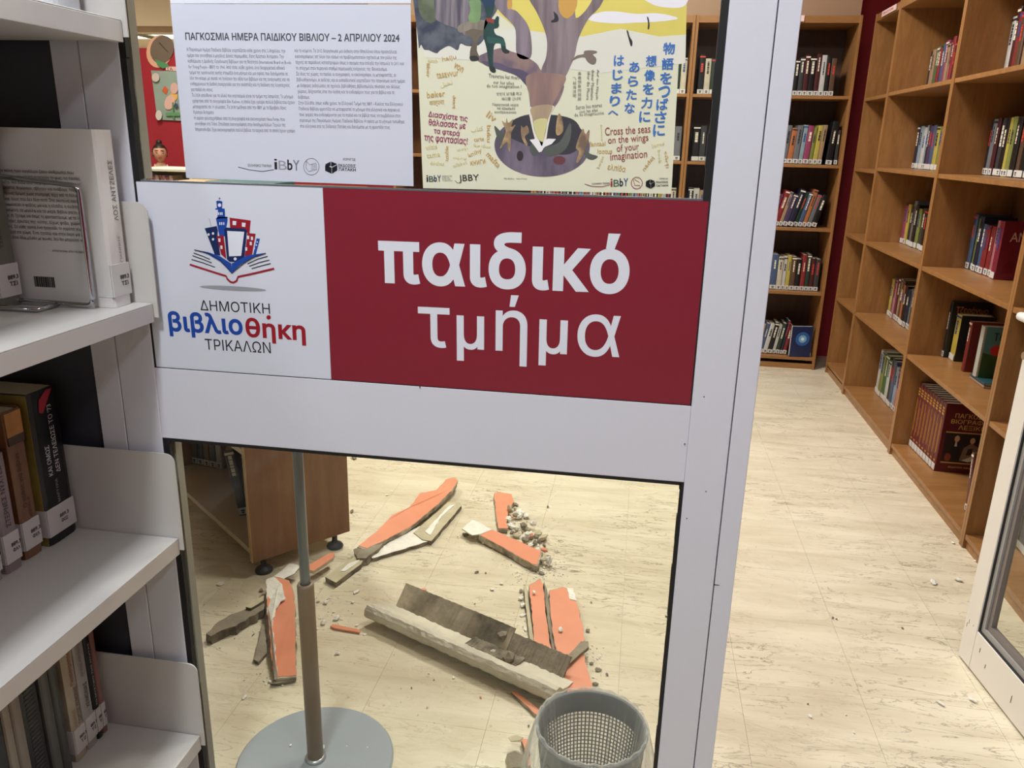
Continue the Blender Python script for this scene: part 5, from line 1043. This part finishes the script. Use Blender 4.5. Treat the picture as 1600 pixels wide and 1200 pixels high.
# ================================================================ stand: grey tube in a brown sleeve on a round base
st = empty('pole_stand', (-0.712, 1.535, 0), 0, 'round grey base with brown sleeve and thin grey pole behind the glass', 'stand')
base = MB().lathe([(0, 0.0), (0.188, 0.0), (0.192, 0.004), (0.192, 0.010), (0.188, 0.013), (0, 0.0135)], (0, 0, 0), 72).build('base', mat((150, 158, 166), 0.32, name='grey_enamel'), st, smooth=False)
ax = Vector((0, 0, 0))
MB().lathe([(0.0125, 0.0135), (0.0195, 0.0135), (0.0195, 0.503), (0.0175, 0.508), (0.0125, 0.508)], (0, 0, 0), 40).build('sleeve', mat((132, 112, 90), 0.45, name='brown_sleeve'), st, smooth=True)
MB().lathe([(0, 0.02), (0.0115, 0.02), (0.0115, 1.30), (0, 1.30)], (0, 0, 0), 32).build('pole', mat((126, 132, 136), 0.3, metal=0.5, name='grey_pole'), st, smooth=True)
MB().lathe([(0.0197, 0.0137), (0.026, 0.0137), (0.025, 0.02), (0.0197, 0.022)], (0, 0, 0), 32).build('collar', mat((170, 174, 178), 0.3, metal=0.6, name='collar_metal'), st, smooth=True)

# ================================================================ waste bin with a bag
bn = empty('waste_bin', (-0.032, 1.468, 0), 0, 'grey perforated waste bin in front of the orange plaster strips', 'bin')
GB_ = mat((84, 88, 94), 0.45, name='bin_grey')
R0, R1, ZH = 0.088, 0.1195, 0.268
rad = lambda z: R0 + (R1 - R0) * z / ZH
pm = bpy.data.meshes.new('g'); V_ = []; F_ = []; nu, nv = 76, 20
z0_, z1_ = 0.03, 0.222
for j in range(nv + 1):
    z = z0_ + (z1_ - z0_) * j / nv
    for i in range(nu): a = 2 * math.pi * i / nu; V_.append((rad(z) * math.cos(a), rad(z) * math.sin(a), z))
for j in range(nv):
    for i in range(nu): F_.append((j * nu + i, j * nu + (i + 1) % nu, (j + 1) * nu + (i + 1) % nu, (j + 1) * nu + i))
pm.from_pydata(V_, [], F_); po = bpy.data.objects.new('g', pm); COL.objects.link(po); md = po.modifiers.new('w', 'WIREFRAME'); md.thickness = 0.0046; md.use_even_offset = False
dg = bpy.context.evaluated_depsgraph_get(); dg.update(); m2 = bpy.data.meshes.new_from_object(po.evaluated_get(dg)); bpy.data.objects.remove(po); m2.materials.append(GB_); m2.name = 'perforated_wall'
o = bpy.data.objects.new('perforated_wall', m2); COL.objects.link(o); o.parent = bn
MB().lathe([(rad(0.22) + 0.0012, 0.22), (rad(0.262) + 0.0012, 0.262), (R1 + 0.004, 0.268), (R1 + 0.003, 0.272), (rad(0.262) - 0.002, 0.268), (rad(0.22) - 0.0012, 0.22)], (0, 0, 0), 72).build('rim', GB_, bn, smooth=True)
MB().lathe([(0, 0.002), (R0 + 0.002, 0.0), (rad(0.032) + 0.0015, 0.032), (rad(0.032) - 0.001, 0.032), (R0 - 0.002, 0.006), (0, 0.008)], (0, 0, 0), 72).build('bottom', GB_, bn, smooth=True)
BAG = bpy.data.materials.new('thin_film'); BAG.use_nodes = True; nt = BAG.node_tree; nt.nodes.clear()
oo = nt.nodes.new('ShaderNodeOutputMaterial'); mx = nt.nodes.new('ShaderNodeMixShader'); tr = nt.nodes.new('ShaderNodeBsdfTransparent'); pr_ = nt.nodes.new('ShaderNodeBsdfPrincipled')
lw = nt.nodes.new('ShaderNodeLayerWeight'); lw.inputs[0].default_value = 0.25; mr = nt.nodes.new('ShaderNodeMapRange'); mr.inputs[3].default_value = 0.13; mr.inputs[4].default_value = 0.85
nt.links.new(lw.outputs['Facing'], mr.inputs[0]); nt.links.new(mr.outputs[0], mx.inputs[0])
pr_.inputs['Base Color'].default_value = (0.8, 0.8, 0.78, 1); pr_.inputs['Roughness'].default_value = 0.22; nt.links.new(tr.outputs[0], mx.inputs[1]); nt.links.new(pr_.outputs[0], mx.inputs[2]); nt.links.new(mx.outputs[0], oo.inputs[0])
prof = [(0.150, 0.03), (0.152, 0.09), (0.150, 0.15), (0.143, 0.20), (0.132, 0.245), (0.1265, 0.268), (0.1235, 0.2795), (0.118, 0.2785), (0.1145, 0.265), (0.111, 0.235), (0.104, 0.18), (0.097, 0.11), (0.088, 0.04), (0.06, 0.016), (0.0, 0.012)]
rr = random.Random(3); ph = [rr.uniform(0, 6.28) for _ in range(8)]
def fold(a, i, r, z):
    if i < 6: amp = 0.010 * (1 - i / 6) + 0.001
    elif i < 9: amp = 0.0012
    else: amp = 0.0035 if i < 12 else 0.002
    s = math.sin(7 * a + ph[0] + 0.3 * i) * 0.5 + math.sin(17 * a + ph[1] + 0.12 * i) * 0.35 + math.sin(41 * a + ph[2]) * 0.3
    r2 = r + amp * s
    yv = 1.468 + r2 * math.sin(a)
    if i >= 7 and r > 0: r2 = min(r2, rad(z) - 0.002)
    if yv < 1.339 and math.sin(a) < 0: r2 = min(r2, (1.468 - 1.339) / -math.sin(a))
    return max(r2, 0), z + (0.002 * math.sin(23 * a + ph[3]) if 4 < i < 8 else 0)
bg = MB().lathe(prof, (-0.032, 1.468, 0), 220, fold).build('bin_bag', BAG, smooth=True); tag(bg, 'translucent plastic bag lining the grey waste bin, folded over its rim', 'bag')

# ================================================================ fallen plaster and painted strips
ORG = mat((226, 146, 112), 0.5, name='orange_paint', noise=0.08, nscale=14); CORE = mat((138, 130, 114), 0.9, name='old_core', noise=0.45, nscale=30, bump=0.6, bscale=50, rgb2=(86, 78, 66))
CREAM = mat((196, 186, 156), 0.7, name='cream_paint', noise=0.2, nscale=16, bump=0.3, bscale=40); PLAST = mat((236, 233, 224), 0.8, name='plaster', noise=0.12, nscale=30, bump=0.4, bscale=60); GREYP = mat((150, 140, 122), 0.85, name='dusty_wood', noise=0.3, nscale=14, bump=0.5, bscale=50)
RIM = mat((196, 188, 168), 0.85, name='broken_rim', noise=0.4, nscale=26, bump=0.5, bscale=50, rgb2=(112, 102, 86))
def jag(pts, amp, seed, step=0.018):
    r = random.Random(seed); out = []
    for i, p in enumerate(pts):
        q = pts[(i + 1) % len(pts)]; L = (q - p).length; n = max(1, int(L / step)); d = (q - p) / n; nn = Vector((-d.y, d.x, 0)).normalized() if d.length else Vector()
        for k in range(n): out.append(p + d * k + (nn * r.uniform(-amp, amp) if k else Vector()))
    return out
def slab(name, px, hz, th, mtop, mcore, label, cat='plaster piece', group=None, amp=0.0025, seed=1, skin_t=0.0016, inset=0.0, raw=None):
    """broken board: px = outline at its upper face (survey points) with a height each; painted skin over a rough core"""
    hz = hz if isinstance(hz, (list, tuple)) else [hz] * len(px)
    P = [at_z(x, y, z) for (x, y), z in zip(px, hz)]
    A_ = sum(P[i].x * P[(i + 1) % len(P)].y - P[(i + 1) % len(P)].x * P[i].y for i in range(len(P)))
    if A_ < 0: P.reverse()
    J = jag(P, amp, seed); r = random.Random(seed + 9)
    o = MB().prism([p - Vector((0, 0, skin_t)) for p in J], [Vector((p.x + r.uniform(-amp, amp) * 1.6, p.y + r.uniform(-amp, amp) * 1.6, max(p.z - th, 0.0006))) for p in J]).build(name, mcore)
    tag(o, label, cat, group)
    c = sum(J, Vector()) / len(J)
    S = [p + (c - p) * inset for p in J]
    MB().prism(S, [p - Vector((0, 0, skin_t * 0.98)) for p in S]).build('painted_skin', mtop, o)
    return o
PS = 'fallen_strip'
slab(PS, [(558, 854), (590, 828), (612, 805), (640, 792), (656, 770), (682, 765), (698, 748), (712, 745), (716, 750), (708, 764), (690, 782), (668, 802), (640, 824), (598, 846), (572, 858)], [0.035, 0.04, 0.045, 0.05, 0.05, 0.05, 0.05, 0.05, 0.048, 0.045, 0.042, 0.04, 0.036, 0.034, 0.03], 0.016, ORG, RIM, 'long orange painted strip with wavy edge lying raised behind the beige boards', 'strip', seed=2, inset=0.022, amp=0.0022)
slab(PS, [(575, 866), (655, 822), (676, 828), (668, 846), (582, 872)], 0.0165, 0.015, PLAST, CORE, 'beige narrow board bent under the wavy orange strip', 'strip', seed=3)
slab(PS, [(646, 832), (700, 784), (719, 785), (721, 790), (674, 845), (660, 843)], 0.02, 0.016, CREAM, CORE, 'beige board with white streak right of the wavy orange strip', 'strip', seed=4, amp=0.001)
slab('plaster_streak', [(664, 830), (702, 790), (712, 788), (690, 806), (672, 836)], 0.0225, 0.002, PLAST, PLAST, 'white plaster streak lying along the beige board', 'plaster', seed=41)
slab(PS, [(508, 901), (555, 868), (568, 874), (563, 882), (525, 910)], 0.022, 0.018, CREAM, CORE, 'beige board end lying left of the wavy orange strip', 'strip', seed=5, amp=0.001)
slab('plaster_flake', [(532, 892), (545, 880), (562, 874), (552, 884), (540, 892)], 0.0245, 0.002, PLAST, PLAST, 'white peeling flake on the left beige board end', 'plaster', seed=42, amp=0.0008)
slab(PS, [(552, 858), (592, 842), (598, 850), (588, 860), (572, 872), (558, 872), (553, 864)], 0.03, 0.028, GREYP, CORE, 'dark dusty splintered lump where the beige boards meet', 'rubble', seed=6, amp=0.005)
slab(PS, [(772, 770), (781, 768), (800, 772), (803, 784), (795, 798), (791, 816), (794, 826), (779, 826), (775, 800)], 0.022, 0.018, ORG, RIM, 'short upright-lying orange strip at the rubble heap', 'strip', seed=7, inset=0.022, amp=0.0022)
slab(PS, [(748, 835), (768, 826), (848, 862), (840, 884), (832, 882), (790, 858)], [0.035, 0.035, 0.03, 0.03, 0.03, 0.03], 0.026, ORG, RIM, 'orange strip with pale broken rim in front of the rubble heap', 'strip', seed=8, amp=0.002, inset=0.05)
slab('plaster_sheet', [(722, 826), (738, 812), (756, 820), (768, 827), (752, 834), (738, 836)], 0.034, 0.005, PLAST, CREAM, 'torn pale plaster sheet at the left end of the short orange strips', 'plaster', seed=9)
slab(PS, [(818, 916), (822, 914), (839, 1038), (833, 1041)], 0.02, 0.018, CREAM, CORE, 'narrow cream wooden lath along the left of the two parallel orange strips', 'strip', seed=10, amp=0.0008)
slab(PS, [(827, 913), (838, 907), (844, 903), (849, 912), (853, 960), (858, 1000), (864, 1030), (865, 1058), (842, 1062), (838, 1040), (831, 960)], 0.026, 0.02, ORG, RIM, 'left of the two parallel orange strips before the bin', 'strip', seed=11, inset=0.022, amp=0.0022)
slab(PS, [(858, 922), (880, 916), (890, 922), (903, 946), (912, 984), (914, 1000), (905, 1014), (912, 1022), (918, 1046), (926, 1070), (922, 1085), (886, 1084), (873, 1040), (866, 1000), (860, 960)], 0.03, 0.026, ORG, RIM, 'right and wider of the two parallel orange strips before the bin', 'strip', seed=12, inset=0.022, amp=0.0022)
slab(PS, [(850, 908), (855, 922), (862, 960), (868, 1004), (878, 1050), (874, 1062), (866, 1030), (858, 985), (852, 940)], 0.019, 0.018, GREYP, CORE, 'dark splintered lath in the gap between the parallel orange strips', 'strip', seed=13, amp=0.0015)
slab(PS, [(881, 1031), (886, 1040), (920, 1010), (919, 1002), (908, 1002)], 0.042, 0.012, GREYP, CORE, 'grey broken lath lying across the wider orange strip', 'strip', seed=14, amp=0.001)
slab('plaster_flake', [(886, 918), (895, 919), (901, 938), (890, 936)], 0.0322, 0.002, PLAST, PLAST, 'white bare plaster patch at the top of the wider orange strip', 'plaster', seed=15, amp=0.001)
slab(PS, [(798, 1080), (805, 1079), (844, 1110), (840, 1118)], 0.012, 0.010, ORG, RIM, 'thin orange sliver poking out under the grey cornice near the bin', 'strip', seed=16, inset=0.022, amp=0.0022)
slab(PS, [(813, 1153), (824, 1154), (827, 1170), (829, 1196), (823, 1198), (822, 1176)], 0.02, 0.018, ORG, RIM, 'small curved orange strip at the left foot of the bin', 'strip', seed=17, inset=0.022, amp=0.0022)
slab('plaster_curl', [(794, 1152), (806, 1148), (818, 1152), (812, 1157), (798, 1158)], 0.03, 0.003, CREAM, CREAM, 'small pale curl of paint beside the little curved orange strip', 'plaster', seed=18)
slab('dust_block', [(792, 1178), (804, 1174), (818, 1180), (820, 1198), (796, 1200)], 0.02, 0.018, GREYP, CREAM, 'grey-beige broken block at the bottom edge left of the bin', 'rubble', seed=19)
# left group round the sleeve
slab(PS, [(416, 905), (428, 900), (452, 906), (460, 930), (463, 1057), (430, 1060), (424, 1030), (418, 960)], [0.05, 0.05, 0.05, 0.045, 0.022, 0.022, 0.026, 0.04], 0.018, ORG, RIM, 'orange strip with white edge leaning behind the brown sleeve', 'strip', seed=20, inset=0.022, amp=0.0022)
slab('plaster_skin', [(416, 905), (428, 901), (440, 912), (446, 935), (438, 940), (430, 952), (430, 962), (424, 968), (428, 1000), (434, 1058), (430, 1061), (422, 1000), (417, 950)], [0.0525] * 5 + [0.047] * 3 + [0.044, 0.038, 0.0242, 0.0242, 0.040], 0.002, PLAST, PLAST, 'ragged white plaster left on the edge of the strip behind the sleeve', 'plaster', seed=21, amp=0.0015)
slab(PS, [(480, 884), (519, 862), (523, 866), (520, 872), (490, 892), (482, 890)], 0.05, 0.012, ORG, CREAM, 'small orange strip leaning up right of the sleeve top', 'strip', seed=22, amp=0.001)
slab('plaster_skin', [(424, 903), (442, 890), (452, 880), (470, 884), (460, 896), (440, 906)], 0.045, 0.004, PLAST, CORE, 'curved white plaster skin bridging behind the sleeve', 'plaster', seed=23, amp=0.001)
slab(PS, [(322, 990), (340, 972), (360, 960), (395, 948), (412, 940), (412, 952), (368, 978), (345, 985), (330, 994)], 0.03, 0.028, GREYP, CORE, 'dark splintered wooden batten at the left of the leaning orange strip', 'strip', seed=24, amp=0.004)
slab(PS, [(384, 948), (400, 936), (412, 930), (412, 938), (392, 950)], 0.04, 0.014, CREAM, CORE, 'short dark-edged stub lying on the splintered batten', 'strip', seed=25, amp=0.002)
slab(PS, [(396, 1030), (410, 975), (414, 975), (417, 1020), (404, 1034)], 0.012, 0.01, GREYP, CORE, 'pointed grey splinter beside the leaning orange strip', 'strip', seed=26, amp=0.0015)
slab(PS, [(428, 1062), (462, 1056), (462, 1062), (432, 1068), (422, 1068)], 0.012, 0.01, GREYP, CORE, 'dark rubble fringe at the foot of the leaning orange strip', 'rubble', seed=27, amp=0.003)
slab(PS, [(516, 978), (520, 975), (563, 984), (562, 988), (522, 981)], 0.008, 0.006, ORG, ORG, 'thin orange stick lying right of the sleeve', 'strip', seed=28, amp=0.0005)
# the grey cornice: a rough angled moulding
ca = at_z(600, 960, 0.02); cb = at_z(872, 1082, 0.02); dv = (cb - ca); CL = dv.length; dv.normalize(); nv_ = Vector((-dv.y, dv.x, 0))   # nv_ away from camera
cor = empty('fallen_cornice', (0, 0, 0), 0, 'long grey-white cornice moulding lying in front of the waste bin', 'cornice')
def sweep(sec, a, d, n, L, amp, seed, name, m, nseg=46, cut0=0.0, cut1=0.0):
    r = random.Random(seed); V_ = []; S = len(sec)
    for i in range(nseg + 1):
        for j, (u, z) in enumerate(sec):
            f = i / nseg; t_ = f * L + (cut0 * u if i == 0 else 0) + (cut1 * u if i == nseg else 0)
            V_.append(a + d * (t_ + r.uniform(-amp, amp)) + n * (u + r.uniform(-amp, amp)) + Vector((0, 0, max(0.0006, z + r.uniform(-amp, amp)))))
    F_ = [(i * S + j, i * S + (j + 1) % S, (i + 1) * S + (j + 1) % S, (i + 1) * S + j) for i in range(nseg) for j in range(S)] + [tuple(range(S - 1, -1, -1)), tuple(nseg * S + j for j in range(S))]
    b = MB(); b.add(V_, F_); return b.build(name, m, cor)
nose = [(-0.050, 0.004), (-0.058, 0.016), (-0.056, 0.034), (-0.046, 0.046), (-0.032, 0.048), (-0.020, 0.040), (-0.012, 0.028), (0.02, 0.018), (0.05, 0.014), (0.05, 0.004)]
n0 = at_z(586, 968, 0.03) - ca
sweep(nose[::-1], ca - dv * 0.02, dv, nv_, CL + 0.04, 0.0016, 5, 'rounded_moulding', mat((222, 216, 198), 0.7, name='chalky_moulding', noise=0.22, nscale=7, bump=0.5, bscale=40, stretch=(1, 1, 3)), cut0=0.2)
flg = [(0.040, 0.012), (0.098, 0.072), (0.104, 0.067), (0.052, 0.008)]
sweep(flg, ca + dv * 0.012, dv, nv_, CL * 0.66, 0.0012, 6, 'upright_flange', mat((196, 182, 158), 0.85, name='mouldy_board', noise=0.6, nscale=6, bump=0.3, bscale=50, rgb2=(84, 78, 66), detail=6.0))
flg2 = [(0.042, 0.010), (0.090, 0.060), (0.096, 0.055), (0.052, 0.006)]
sweep(flg2, ca + dv * (CL * 0.66), dv, nv_, CL * 0.32, 0.0016, 7, 'upright_flange', GREYP)
sweep([(0.0, 0.02), (0.05, 0.016), (0.05, 0.022), (0.0, 0.026)], ca + dv * CL * 0.5, dv, nv_, CL * 0.28, 0.0018, 8, 'debris_bed', CORE)
def rock(loc, s, seed, flat=0.5, sub=1):
    r = random.Random(seed); import bmesh
    bm = bmesh.new(); bmesh.ops.create_icosphere(bm, subdivisions=sub, radius=1)
    k = [r.uniform(0.7, 1.25) for _ in range(3)]; M = Matrix.Rotation(r.uniform(0, 6.28), 4, 'Z') @ Matrix.Rotation(r.uniform(-0.4, 0.4), 4, 'X')
    for v in bm.verts:
        c = v.co.copy(); c *= r.uniform(0.72, 1.15); c.x *= k[0]; c.y *= k[1] * 0.75; c.z *= k[2] * flat; v.co = M @ (c * s)
    mz = min(v.co.z for v in bm.verts)
    V_ = [tuple(v.co + Vector(loc) - Vector((0, 0, mz))) for v in bm.verts]; F_ = [tuple(v.index for v in f.verts) for f in bm.faces]; bm.free()
    return V_, F_
def chip(px, py, size, seed, m, label, group, flat=0.35, z=0.0006, nm='plaster_chip', sub=1):
    p = at_z(px, py, z); b = MB(); b.add(*rock((0, 0, 0), size, seed, flat, sub)); o = b.build(nm, m); o.location = p; tag(o, label, 'plaster chip', group); return o
chip(795, 1036, 0.024, 301, GREYP, 'grey-green angular block lying over the cornice nose', None, 0.9, 0.03); chip(797, 1055, 0.022, 302, CREAM, 'pale block hanging over the cornice front edge', None, 0.9, 0.022)
chip(762, 1004, 0.013, 303, PLAST, 'small pale lump in the cornice hollow, upper one', None, 0.7, 0.03); chip(770, 1024, 0.014, 304, PLAST, 'small pale lump in the cornice hollow, lower one', None, 0.7, 0.03)
chip(786, 1000, 0.022, 305, GREYP, 'rounded grey lump on the cornice flange', None, 0.7, 0.05)
# heap of rubble beside the short orange strips
r = random.Random(11); n = 0; GH = 'plaster lumps of the rubble heap'
poly = [(795, 790), (812, 800), (828, 812), (842, 832), (852, 850), (862, 872), (858, 892), (846, 886), (838, 866), (820, 848), (800, 836), (790, 822)]
def inside(x, y, P):
    c = False
    for i in range(len(P)):
        (x1, y1), (x2, y2) = P[i], P[i - 1]
        if (y1 > y) != (y2 > y) and x < (x2 - x1) * (y - y1) / (y2 - y1) + x1: c = not c
    return c
LN_ = {id(PLAST): 'white plaster lump', id(GREYP): 'grey plaster lump', id(CREAM): 'cream plaster lump', id(ORG): 'orange painted lump'}
heap = []
while len(heap) < 80:
    x, y = r.uniform(785, 866), r.uniform(785, 896)
    if not inside(x, y, poly): continue
    heap.append((x, y, r.choice([0.007, 0.01, 0.014, 0.018, 0.021]), r.choice([PLAST, PLAST, PLAST, PLAST, PLAST, PLAST, GREYP, GREYP, CREAM, ORG]), r.uniform(0.4, 0.9), r.choice([0.0006, 0.0006, 0.012])))
for n, (x, y, s, m, fl, zz) in enumerate(heap):
    sz = 'large' if s > .016 else 'middling' if s > .009 else 'small'
    zone = 'at the back end of' if y < 815 else 'at the near end of' if y > 862 else 'in the middle of'
    chip(x, y, s, 500 + n, m, '%s %s %s the rubble heap' % (sz, LN_[id(m)], zone), '%s %ss %s the rubble heap' % (sz, LN_[id(m)], zone), fl, zz, 'rubble_lump')
# scattered chips the photograph shows one by one
SP = [(557, 926, 9, 'white'), (551, 942, 6, 'white'), (661, 924, 8, 'orange'), (784, 913, 8, 'white'), (769, 922, 7, 'white'), (745, 895, 6, 'dark'), (759, 896, 4, 'dark'), (760, 966, 8, 'white'), (776, 979, 7, 'white'), (728, 992, 6, 'white'), (742, 944, 3, 'dark'),
      (509, 943, 8, 'white'), (497, 941, 5, 'grey'), (484, 940, 7, 'white'), (528, 1022, 9, 'white'), (526, 968, 12, 'white'), (505, 975, 9, 'white'), (490, 985, 8, 'white'), (558, 978, 5, 'white'), (570, 992, 5, 'white'),
      (360, 926, 4, 'white'), (345, 914, 9, 'white'), (408, 924, 7, 'grey'), (382, 1090, 9, 'white'), (344, 1012, 4, 'white'), (396, 992, 4, 'dark'), (422, 1066, 6, 'white'), (345, 900, 3, 'white'),
      (670, 1053, 4, 'white'), (657, 1030, 3, 'white'), (709, 1059, 4, 'white'), (751, 1090, 4, 'orange'), (668, 1106, 5, 'white'), (678, 1063, 3, 'dark'), (826, 1135, 5, 'dark'), (643, 1075, 3, 'dark'), (1041, 964, 4, 'dark'),
      (814, 937, 9, 'white'), (818, 948, 11, 'white'), (817, 962, 10, 'white'), (821, 984, 10, 'white'), (822, 998, 8, 'white'), (814, 925, 7, 'grey'), (835, 926, 7, 'white'), (876, 986, 9, 'white'), (882, 1010, 7, 'grey'),
      (918, 987, 9, 'grey'), (924, 1038, 8, 'grey'), (935, 1048, 9, 'grey'), (948, 1055, 6, 'grey'), (930, 1070, 10, 'grey'), (924, 942, 5, 'grey'), (912, 948, 5, 'white'),
      (744, 842, 8, 'white'), (756, 850, 9, 'white'), (765, 853, 6, 'white'), (728, 838, 9, 'dark'), (806, 790, 9, 'grey'), (812, 798, 8, 'white'), (776, 799, 5, 'dark'), (856, 793, 5, 'dark'), (846, 897, 10, 'grey'), (860, 884, 8, 'white'),
      (1459, 912, 10, 'white'), (1498, 908, 9, 'white'), (1489, 849, 7, 'white'), (1523, 877, 5, 'white'), (1519, 1095, 9, 'white'), (1470, 1101, 9, 'white'), (1410, 982, 4, 'dark'), (1301, 966, 4, 'dark'), (1307, 968, 3, 'dark'), (1265, 1120, 6, 'white'), (1334, 1145, 5, 'white'), (1322, 1117, 3, 'white'), (1262, 1100, 3, 'dark'), (1325, 908, 3, 'white'),
      (553, 716, 14, 'grey'), (550, 800, 8, 'dark'), (672, 842, 13, 'dark'), (490, 1150, 0, ''), (604, 774, 6, 'white'), (612, 768, 4, 'white')]
CM = {'white': PLAST, 'grey': GREYP, 'dark': CORE, 'orange': ORG}
def region(x, y):
    if x > 1100: return 'on the doorway floor near the open leaf' if y > 940 or x > 1440 else 'on the doorway floor'
    if x < 600 and y < 820: return 'beside the low bookcase'
    if x < 600: return 'on the floor around the brown sleeve'
    if x > 800 and y > 905: return 'beside the two parallel orange strips'
    if y > 1040: return 'on the floor below the grey cornice'
    if x > 720 and y < 900: return 'around the rubble heap'
    return 'on the floor behind the grey cornice'
SP = [q for q in SP if q[2]]; KEY = {}
for q in sorted(SP): KEY.setdefault((q[3], region(q[0], q[1])), []).append(q)
def rank(q):
    l = KEY[(q[3], region(q[0], q[1]))]; k = l.index(q)
    return '' if len(l) == 1 else ', leftmost' if k == 0 else ', rightmost' if k == len(l) - 1 else ', %s from the left' % ORD[k]
for i, (x, y, s, c) in enumerate(SP):
    if not s: continue
    p = at_z(x, y, 0.0); dist = (p - Vector((0, 0, H))).length; on = 0.0006
    if c == 'white' and (x, y) in ((835, 926), (876, 986)): on = 0.032
    chip(x, y, s * 0.5 * dist / FOC * 1.25, 900 + i, CM[c], '%s plaster chip %s' % ({'dark': 'dark brown', 'orange': 'orange painted'}.get(c, c), region(x, y)) + rank((x, y, s, c)), 'loose %s chips %s' % (c, region(x, y)), r.uniform(0.25, 0.5), on)
# chips on the round base
BR_ = ['largest, right of the sleeve foot', 'left of the sleeve foot', 'close behind the sleeve', 'near the back rim', 'between sleeve and right rim', 'nearest the right rim']
for i, (x, y, s) in enumerate(((505, 1168, 9), (454, 1165, 5), (493, 1152, 4), (500, 1122, 4), (542, 1166, 3), (574, 1168, 3))):
    p = at_z(x, y, 0.0141); b = MB(); b.add(*rock((0, 0, 0), s * 0.0009, 77 + i, 0.35)); o = b.build('plaster_chip', PLAST); o.location = p; tag(o, 'small white plaster chip on the round grey base, ' + BR_[i], 'plaster chip', 'white chips on the round grey base')
# crumbs and dust nobody could count
cr = MB(); r = random.Random(5)
def crumbs(cx, cy, sx, sy, n, s0=0.0012, s1=0.004):
    for _ in range(n):
        x, y = r.gauss(cx, sx), r.gauss(cy, sy)
        if y < 690: continue
        p = at_z(x, y, 0.0005); cr.add(*rock((p.x, p.y, 0.0005), r.uniform(s0, s1), r.randint(0, 10 ** 6), 0.5, 1))
for a in ((835, 860, 28, 28, 210), (850, 885, 22, 14, 130, 0.0015, 0.005), (745, 842, 20, 8, 50), (820, 960, 8, 40, 60), (920, 1030, 18, 30, 90), (500, 955, 25, 18, 60), (430, 1062, 20, 6, 30), (370, 960, 35, 22, 60), (600, 860, 40, 14, 30), (700, 960, 150, 90, 120, .001, .0025), (1300, 1000, 120, 110, 60, .0008, .002), (520, 1060, 120, 60, 70, .001, .0022), (640, 1120, 120, 40, 60, .001, .0022)): crumbs(*a)
o = cr.build('plaster_crumbs', PLAST); tag(o, 'fine plaster crumbs and dust strewn over the marble floor', 'rubble', None, 'stuff')

# ================================================================ survey units -> metres
done = set()
for o in bpy.data.objects:
    if o == cam: continue
    if o.type == 'MESH' and o.data.name not in done:
        done.add(o.data.name); o.data.transform(Matrix.Scale(UNIT, 4))
    o.location = o.location * UNIT
    for md in o.modifiers:
        if md.type == 'BEVEL': md.width *= UNIT
for l in bpy.data.lights:
    l.size *= UNIT; l.size_y *= UNIT; l.energy *= UNIT * UNIT
